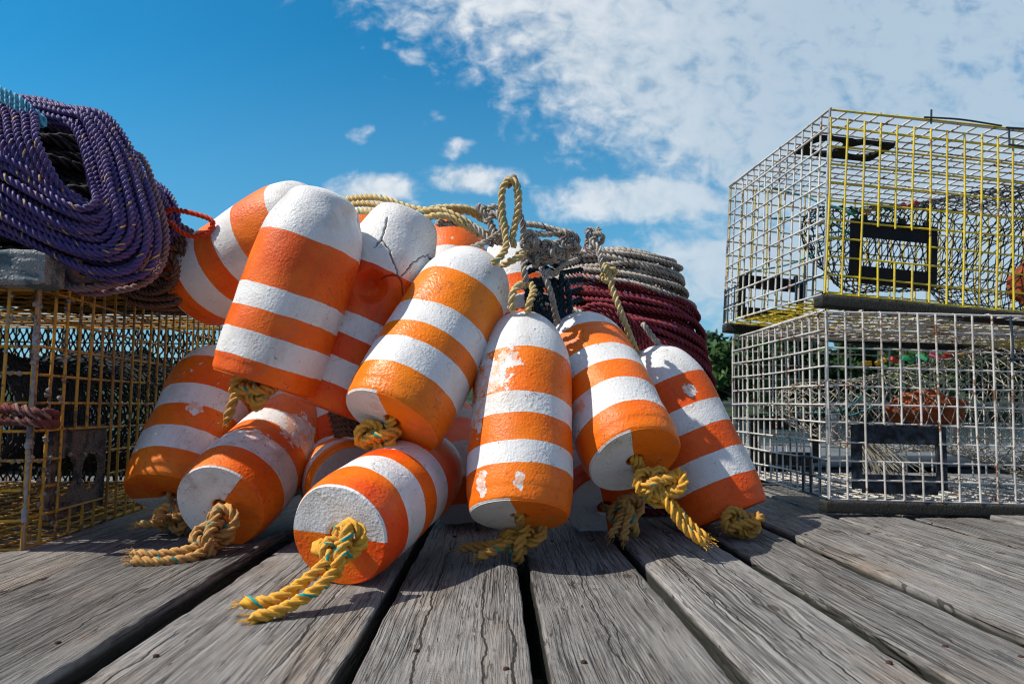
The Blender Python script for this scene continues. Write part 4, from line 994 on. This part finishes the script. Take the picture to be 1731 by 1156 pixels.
tag(mbx.build('rope', R_REDBR), 'frayed red brown rope wrapped around the corner of the left trap', 'rope')

rgh = np.random.default_rng(77)
def shade_heap(cx, cy, rx, ry, z0, nl, nr_, label, mat):  # added pile of turns: keeps sun off the left trap, blocks the coil opening
    mbx = MB()
    for q in range(nl):
        for w_ in range(nr_):
            C_ = np.array([cx, cy, z0 + .0085 + q * .0165]) + rgh.normal(0, .006, 3); f_ = (1 - .031 * q) * (1 - w_ * .15); t_ = np.arange(18) / 18 * 2 * math.pi
            rope(mbx, C_ + np.stack([np.cos(t_) * rx * f_, np.sin(t_) * ry * f_, .008 * np.sin(2 * t_ + rgh.uniform(0, 6))], -1) + rgh.normal(0, .004, (18, 3)), .0095, pitch=.06, closed=True)
    tag(mbx.build('rope_coil', mat), label, 'rope coil')
shade_heap(-.90, 1.33, .30, .28, H0 + .010, 20, 5, 'added near-black rope pile shading the left trap and the big purple coil opening', R_SHADE)
# maroon coil: stacked level turns
def stack_coil(label, mat, k0, k1, seed):
    rng = np.random.default_rng(seed); mb = MB(); n = 19
    for kx in range(k0, k1):
        f = kx / (n - 1)
        y = 440 + f * 190; R = .108 + .040 * math.sin(min(1, f * 1.35 + .02) * math.pi * .60); xm = 1040 + 48 * f ** 1.3
        tl = -(.08 + .26 * f) + rng.uniform(-.05, .05)
        for rr in range(3):
            C_ = W(xm, y, 1.44) + rng.normal(0, .004, 3); Rk = R - rr * .013 + rng.uniform(-.009, .007)
            t = np.arange(16) / 16 * 2 * math.pi; e1 = np.array([math.cos(tl), 0, math.sin(tl)])
            P = C_ + np.cos(t)[:, None] * e1 * Rk * 1.08 + np.sin(t)[:, None] * np.array([0, 1, .02]) * Rk + np.array([0, 0, 1]) * (.004 * np.sin(t * 2 + rng.uniform(0, 6)) - .045 * f * np.clip(np.cos(t), 0, 1) ** 3)[:, None] + rng.normal(0, .0016, (16, 3))
            rope(mb, P, .0062, closed=True)
    if k1 == n:                                          # the lower turns, down to the planks
        for q in range(19):
            C_ = W(1082, 640, 1.44); C_[2] = .010 + q * .0155; t = np.arange(16) / 16 * 2 * math.pi; Rk = .122 + rng.uniform(-.008, .008)
            P = C_ + rng.normal(0, .003, 3) + np.stack([np.cos(t) * Rk, np.sin(t) * Rk, -.10 * (q / 19) * np.cos(t) * Rk], -1); P[:, 2] = np.maximum(P[:, 2], .009)
            rope(mb, P, .0085, closed=True)
    return tag(mb.build('rope_coil', mat), label, 'rope coil')
stack_coil('grey white rope turns on top of the maroon coil', R_GREY, 0, 6, 31)
stack_coil('maroon rope coil behind the right hand buoys', R_MAROON, 6, 19, 32)
mbx = MB()
for q in range(4): rope(mbx, [W(985 - q * 6, 560 - q * 8, 1.27), W(1010 - q * 3, 540 - q * 8, 1.25), W(1045, 552 - q * 9, 1.245), W(1085, 600 - q * 12, 1.25), W(1125, 640 - q * 12, 1.26), W(1180, 660 - q * 10, 1.30)], .0062)
tag(mbx.build('rope', R_MAROON), 'loose maroon rope lengths bending down in front of the maroon coil', 'rope')
mbx = MB(); rope(mbx, [W(960, 520, 1.235), W(985, 532, 1.22), W(1010, 565, 1.22), W(1040, 600, 1.23)], .006)
tag(mbx.build('rope', R_GREY), 'short grey rope end beside the left edge of the maroon coil', 'rope')
mbx = MB(); rope(mbx, [W(1085, 545, 1.235), W(1100, 565, 1.22), W(1115, 585, 1.22), W(1130, 605, 1.24)], .006)
tag(mbx.build('rope', R_GREY), 'short grey rope lying on the maroon turns just right of the cream tie', 'rope')
mbx = MB()
rope(mbx, [W(1013, 384, 1.25), W(1008, 396, 1.24), W(1000, 408, 1.23), W(1012, 420, 1.22), W(1016, 440, 1.21), W(1022, 462, 1.2)], .0062)
rope(mbx, knot_pts(W(1003, 404, 1.24), CU, .017, .3, 0), .0055, closed=True)
tag(mbx.build('rope', R_GREY), 'grey rope with a hitch standing up on top of the maroon coil', 'rope')
mbx = MB(); rope(mbx, knot_pts(W(1028, 462, 1.205), CU, .0135, .8, 0), .0055, closed=True)
rope(mbx, [W(1024, 455, 1.2), W(1032, 478, 1.2), W(1045, 515, 1.19), W(1058, 550, 1.19), W(1070, 580, 1.2), W(1078, 600, 1.22)], .0066)
tag(mbx.build('rope', R_CREAM), 'cream rope tied diagonally across the maroon coil', 'rope')

# ------------------------------------------------------------------ ropes on the pile
def single(label, mat, paths, r=.0062, name='rope', group=None):
    mb = MB()
    for p in paths: rope(mb, [W(*q) for q in p], r)
    return tag(mb.build(name, mat), label, 'rope', group)
single('cream yellow rope lengths running along the top of the buoy pile', R_CREAM,
       [[(560, 345, 1.26), (590, 336, 1.24), (640, 334, 1.2), (690, 350, 1.18), (730, 356, 1.17), (790, 358, 1.17), (820, 375, 1.18)],
        [(565, 362, 1.25), (600, 345, 1.22), (650, 348, 1.185), (690, 362, 1.16), (740, 352, 1.16), (785, 352, 1.16), (815, 362, 1.17)],
        [(570, 372, 1.22), (600, 358, 1.20), (640, 358, 1.16), (675, 366, 1.14), (705, 372, 1.135)],
        [(690, 372, 1.13), (712, 360, 1.13), (745, 356, 1.13), (780, 370, 1.13), (815, 392, 1.14), (835, 400, 1.16)],
        [(695, 382, 1.13), (722, 368, 1.12), (755, 366, 1.12), (790, 384, 1.13), (825, 404, 1.15)]], .0066)
single('cream rope loop standing upright above the pile', R_CREAM,
       [[(828, 448, 1.04), (846, 434, 1.04), (856, 415, 1.05), (852, 380, 1.06), (848, 340, 1.06), (851, 316, 1.06), (862, 304, 1.06), (874, 314, 1.06), (877, 340, 1.06), (872, 375, 1.06), (866, 404, 1.06), (872, 420, 1.06)],
        [(846, 450, 1.06), (862, 442, 1.05), (880, 434, 1.05), (886, 425, 1.07)],
        [(866, 530, 1.01), (866, 500, 1.01), (874, 486, 1.02), (884, 480, 1.04)], [(890, 532, 1.01), (896, 510, 1.01), (902, 492, 1.03), (895, 478, 1.05)]], .0064)
single('grey rope hooked through the top of the cream loop', R_GREY, [[(860, 320, 1.075), (861, 303, 1.07), (868, 300, 1.06), (872, 312, 1.075), (876, 350, 1.09), (884, 380, 1.09), (884, 410, 1.10)]], .0056)
rg = np.random.default_rng(40)
tang = [[(748, 372, 1.16), (740, 380, 1.14), (770, 376, 1.13), (800, 384, 1.13), (822, 400, 1.12), (835, 420, 1.12)],
        [(735, 452, 1.13), (765, 436, 1.11), (795, 420, 1.10), (825, 408, 1.10), (850, 392, 1.12)],
        [(808, 344, 1.15), (815, 358, 1.14), (826, 374, 1.13), (832, 392, 1.12), (836, 412, 1.12)],
        [(826, 360, 1.14), (842, 362, 1.12), (850, 380, 1.11), (845, 398, 1.11), (838, 410, 1.12)],
        [(880, 378, 1.13), (910, 380, 1.12), (940, 388, 1.12), (965, 392, 1.12), (975, 405, 1.13), (972, 416, 1.15)],
        [(885, 392, 1.14), (920, 394, 1.12), (950, 396, 1.12), (970, 410, 1.12), (976, 420, 1.13), (960, 424, 1.14), (935, 428, 1.14), (905, 440, 1.14)],
        [(880, 405, 1.12), (905, 408, 1.10), (930, 415, 1.11), (955, 404, 1.12), (968, 398, 1.14)],
        [(886, 420, 1.10), (890, 402, 1.08), (900, 400, 1.08), (904, 415, 1.09), (888, 430, 1.09), (886, 455, 1.07), (888, 475, 1.07), (882, 490, 1.08)],
        [(905, 420, 1.12), (925, 412, 1.11), (945, 430, 1.12), (920, 440, 1.12), (900, 432, 1.12), (912, 450, 1.12)],
        [(915, 448, 1.09), (922, 475, 1.08), (930, 500, 1.08), (940, 530, 1.09), (945, 548, 1.10)],
        [(922, 455, 1.12), (936, 462, 1.13), (952, 450, 1.14), (980, 440, 1.18)], [(870, 430, 1.08), (885, 425, 1.09), (905, 428, 1.11)],
        [(935, 440, 1.13), (945, 425, 1.12), (960, 430, 1.14), (950, 445, 1.15), (935, 430, 1.14)]]
tn = ['one with a stub end', 'running down left', 'hanging from the stub', 'doubled beside the loop', 'along the top', 'ending in a bend', 'below the top one', 'with a knotted bight hanging', 'curled in the middle', 'hanging to the white nose', 'leading to the coil', 'short piece under the loop', 'small curl near the coil']
mbx = MB(); mby = MB()
for q, p in enumerate(tang):
    for s_ in range(2 if q in (2, 3, 8) else 1):
        rope(mbx, [W(x + rg.uniform(-2, 2) + s_ * 5, y + rg.uniform(-2, 2) + s_ * 4, d + s_ * .012) for x, y, d in p], .0060, pitch=.030)
for (x, y, d, s_) in ((828, 360, 1.13, .014), (895, 408, 1.07, .013), (955, 405, 1.12, .014), (925, 425, 1.10, .014), (905, 435, 1.1, .012)):
    rope(mbx, knot_pts(W(x, y, d), CU + CR * rg.uniform(-1, 1), s_, rg.uniform(0, 3), 0), .0052, closed=True)
tag(mbx.build('rope_tangle', R_GREY), 'snarl of weathered grey rope heaped beside the upright cream loop', 'rope tangle')
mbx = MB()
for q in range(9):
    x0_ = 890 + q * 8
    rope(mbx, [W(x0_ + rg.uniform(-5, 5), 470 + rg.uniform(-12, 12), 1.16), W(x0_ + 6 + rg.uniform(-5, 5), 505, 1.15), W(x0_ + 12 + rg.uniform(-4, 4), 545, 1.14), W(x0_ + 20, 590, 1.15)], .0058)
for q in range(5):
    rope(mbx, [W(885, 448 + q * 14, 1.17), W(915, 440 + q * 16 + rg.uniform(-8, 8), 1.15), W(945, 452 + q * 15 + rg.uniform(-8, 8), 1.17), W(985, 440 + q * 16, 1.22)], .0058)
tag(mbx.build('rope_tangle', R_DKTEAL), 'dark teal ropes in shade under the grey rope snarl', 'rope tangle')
single('short purple and brown rope turns in the gap under the glossy buoy', R_BROWN, [[(555 + i * 3, 700 + i * 9, 1.16), (585, 696 + i * 9, 1.13), (612, 702 + i * 9, 1.13), (640, 715 + i * 8, 1.17)] for i in range(5)], .006)

# ------------------------------------------------------------------ background
pb = MB(); pv = W(495, 326, 1.75)
def post(px, ytop, d, rad, label, kind='piling'):
    c = W(px, ytop, d); n = 20; zs = np.array([-1.2, 0, .2, c[2] - .01, c[2], c[2] + .002]); rs = np.array([1, 1, 1, 1, .9, .02]) * rad
    th = np.arange(n) / n * 2 * math.pi
    V = np.stack([c[0] + rs[:, None] * np.cos(th), c[1] + rs[:, None] * np.sin(th), np.broadcast_to(zs[:, None], (6, n))], -1).reshape(-1, 3)
    V[:, :2] += (vnoise(V * [40, 40, 6], 3) * .004)[:, None]; V[:, 2] += np.where(V[:, 2] > .3, vnoise(V * [60, 60, 0], 5) * .006, 0)
    i, j = np.meshgrid(np.arange(5), np.arange(n), indexing='ij'); j2 = (j + 1) % n
    tag(obj('wooden_piling', V, np.stack([i * n + j, i * n + j2, (i + 1) * n + j2, (i + 1) * n + j], -1).reshape(-1, 4), plain('dark_piling', (.045, .04, .038), .85, .2, .5, 60, .8)), label, kind)
post(497, 327, 1.66, .034, 'dark wooden piling top showing behind the back left buoy')

def float_dock():
    d = tag(empty('floating_dock', Matrix.Translation((1.5, 7.5, -.9))), 'grey floating dock on the water behind the right traps', 'floating dock')
    gm = plain('weathered_grey_boards', (.13, .145, .155), .7, .3, .4, 6); bm_ = plain('black_float', (.012, .013, .015), .5)
    MB().box((-7, 7.0, -.42), (14, 9.2, -.30), .01).build('deck_slab', gm, d)
    for x in (-6, -3.6, -1.2, 1.2, 3.0, 4.8, 7.2, 9.6): MB().box((x, 7.05, -1.1), (x + 1.3, 9.1, -.424), .03).build('float', bm_, d)
    MB().box((-7, 8.9, .20), (14, 8.98, .25), .005).build('rail', gm, d)
    for x in np.arange(-6.8, 14, 1.6): MB().box((x, 8.9, -.298), (x + .09, 8.98, .198), .005).build('rail_post', gm, d)
float_dock()
# trees on the far shore
def tree_mesh(seed, hgt, wid):
    rng = np.random.default_rng(seed); mb = MB(); tk = MB()
    cs = []
    for i in range(16):
        z = hgt * rng.uniform(.22, .95); rr = wid * (.62 * math.sin(math.pi * min(.97, .12 + .85 * z / hgt)) + .08)
        a = rng.uniform(0, 6.28); q = rr * rng.uniform(.2, .8); cs.append((q * math.cos(a), q * math.sin(a), z, wid * rng.uniform(.22, .40)))
    C_ = []; 
    for (x, y, z, r) in cs:
        n = 170; dv = rng.normal(0, 1, (n, 3)); dv /= np.linalg.norm(dv, axis=1, keepdims=True)
        C_.append(np.array([x, y, z]) + dv * r * rng.uniform(.55, 1.08, (n, 1)) * [1, 1, .75])
        tk.tubes(np.array([[[0, 0, max(z * .5, .3)], [x * .4, y * .4, z * .75], [x, y, z]]]), .035 * wid / 2, 5)
    C_ = np.concatenate(C_); n = len(C_); a = rng.normal(0, 1, (n, 3)); a /= np.linalg.norm(a, axis=1, keepdims=True); b = np.cross(a, rng.normal(0, 1, (n, 3))); b /= np.linalg.norm(b, axis=1, keepdims=True)
    s = rng.uniform(.10, .22, (n, 1)) * wid / 2.2
    V = np.stack([C_ - a * s, C_ + b * s * .6, C_ + a * s, C_ - b * s * .6], 1).reshape(-1, 3); mb.add(V, np.arange(n * 4).reshape(-1, 4))
    tk.tubes(np.array([[[0, 0, -.6], [.03, 0, hgt * .3], [0, .04, hgt * .6], [0, 0, hgt * .9]]]), .10 * wid / 2, 8)
    return mb, tk
LEAF = [plain('leaves', (.040, .10, .030), .6, .3, .5, 1.2), plain('leaves', (.030, .085, .035), .6, .3, .5, 1.2), plain('leaves', (.055, .12, .03), .6, .3, .5, 1.2)]
BARK = plain('bark', (.09, .07, .055), .9)
protos = []
TREES = [(0, 47, 1160, 5.4), (1, 50, 1205, 5.6), (2, 46, 1250, 6.2), (0, 52, 1300, 6.6), (1, 48, 1345, 6.0), (2, 53, 1395, 6.4), (0, 49, 1445, 5.9), (1, 52, 1500, 6.6), (2, 47, 1555, 6.0), (0, 51, 1610, 6.3), (1, 48, 1665, 5.8), (2, 52, 1715, 6.4),
         (1, 60, 230, 5.2), (2, 62, 150, 4.8), (0, 64, 60, 5.0), (1, 66, 310, 4.6)]
tl_ = ['low bushy tree at the left end of the far tree line', 'round tree beside the maroon coil on the far shore', 'tall tree behind the left end of the lower white trap']
pm = [tree_mesh(50, 6.0, 3.6), tree_mesh(51, 6.0, 3.0), tree_mesh(52, 6.0, 4.2)]
for q, (kd, d, px, hg) in enumerate(TREES):
    c = W(px, 685, d); M = Matrix.Translation((c[0], c[1], -.3)) @ Matrix.Rotation(q * 1.3, 4, 'Z') @ Matrix.Scale(hg / 6.0, 4)
    lab = 'green tree of the far tree line seen through the right traps' if q >= 3 and q < 12 else (tl_[q] if q < 3 else 'distant green tree seen through the left trap')
    if q < 12 and q >= 3: g_ = 'trees on the far shore behind the traps'
    else: g_ = 'trees on the far shore'
    t = tag(empty('tree', M), lab, 'tree', g_)
    if kd not in dict(protos):
        cr = pm[kd][0].build('crown', LEAF[kd], t, local=True, smooth=False); tr = pm[kd][1].build('trunk', BARK, t, local=True); protos.append((kd, (cr, tr)))
    else:
        for o in dict(protos)[kd]:
            c2 = o.copy(); COL.objects.link(c2); c2.parent = t
for o in list(S.objects):
    for kk in ('_T', '_z'):
        if kk in o: del o[kk]
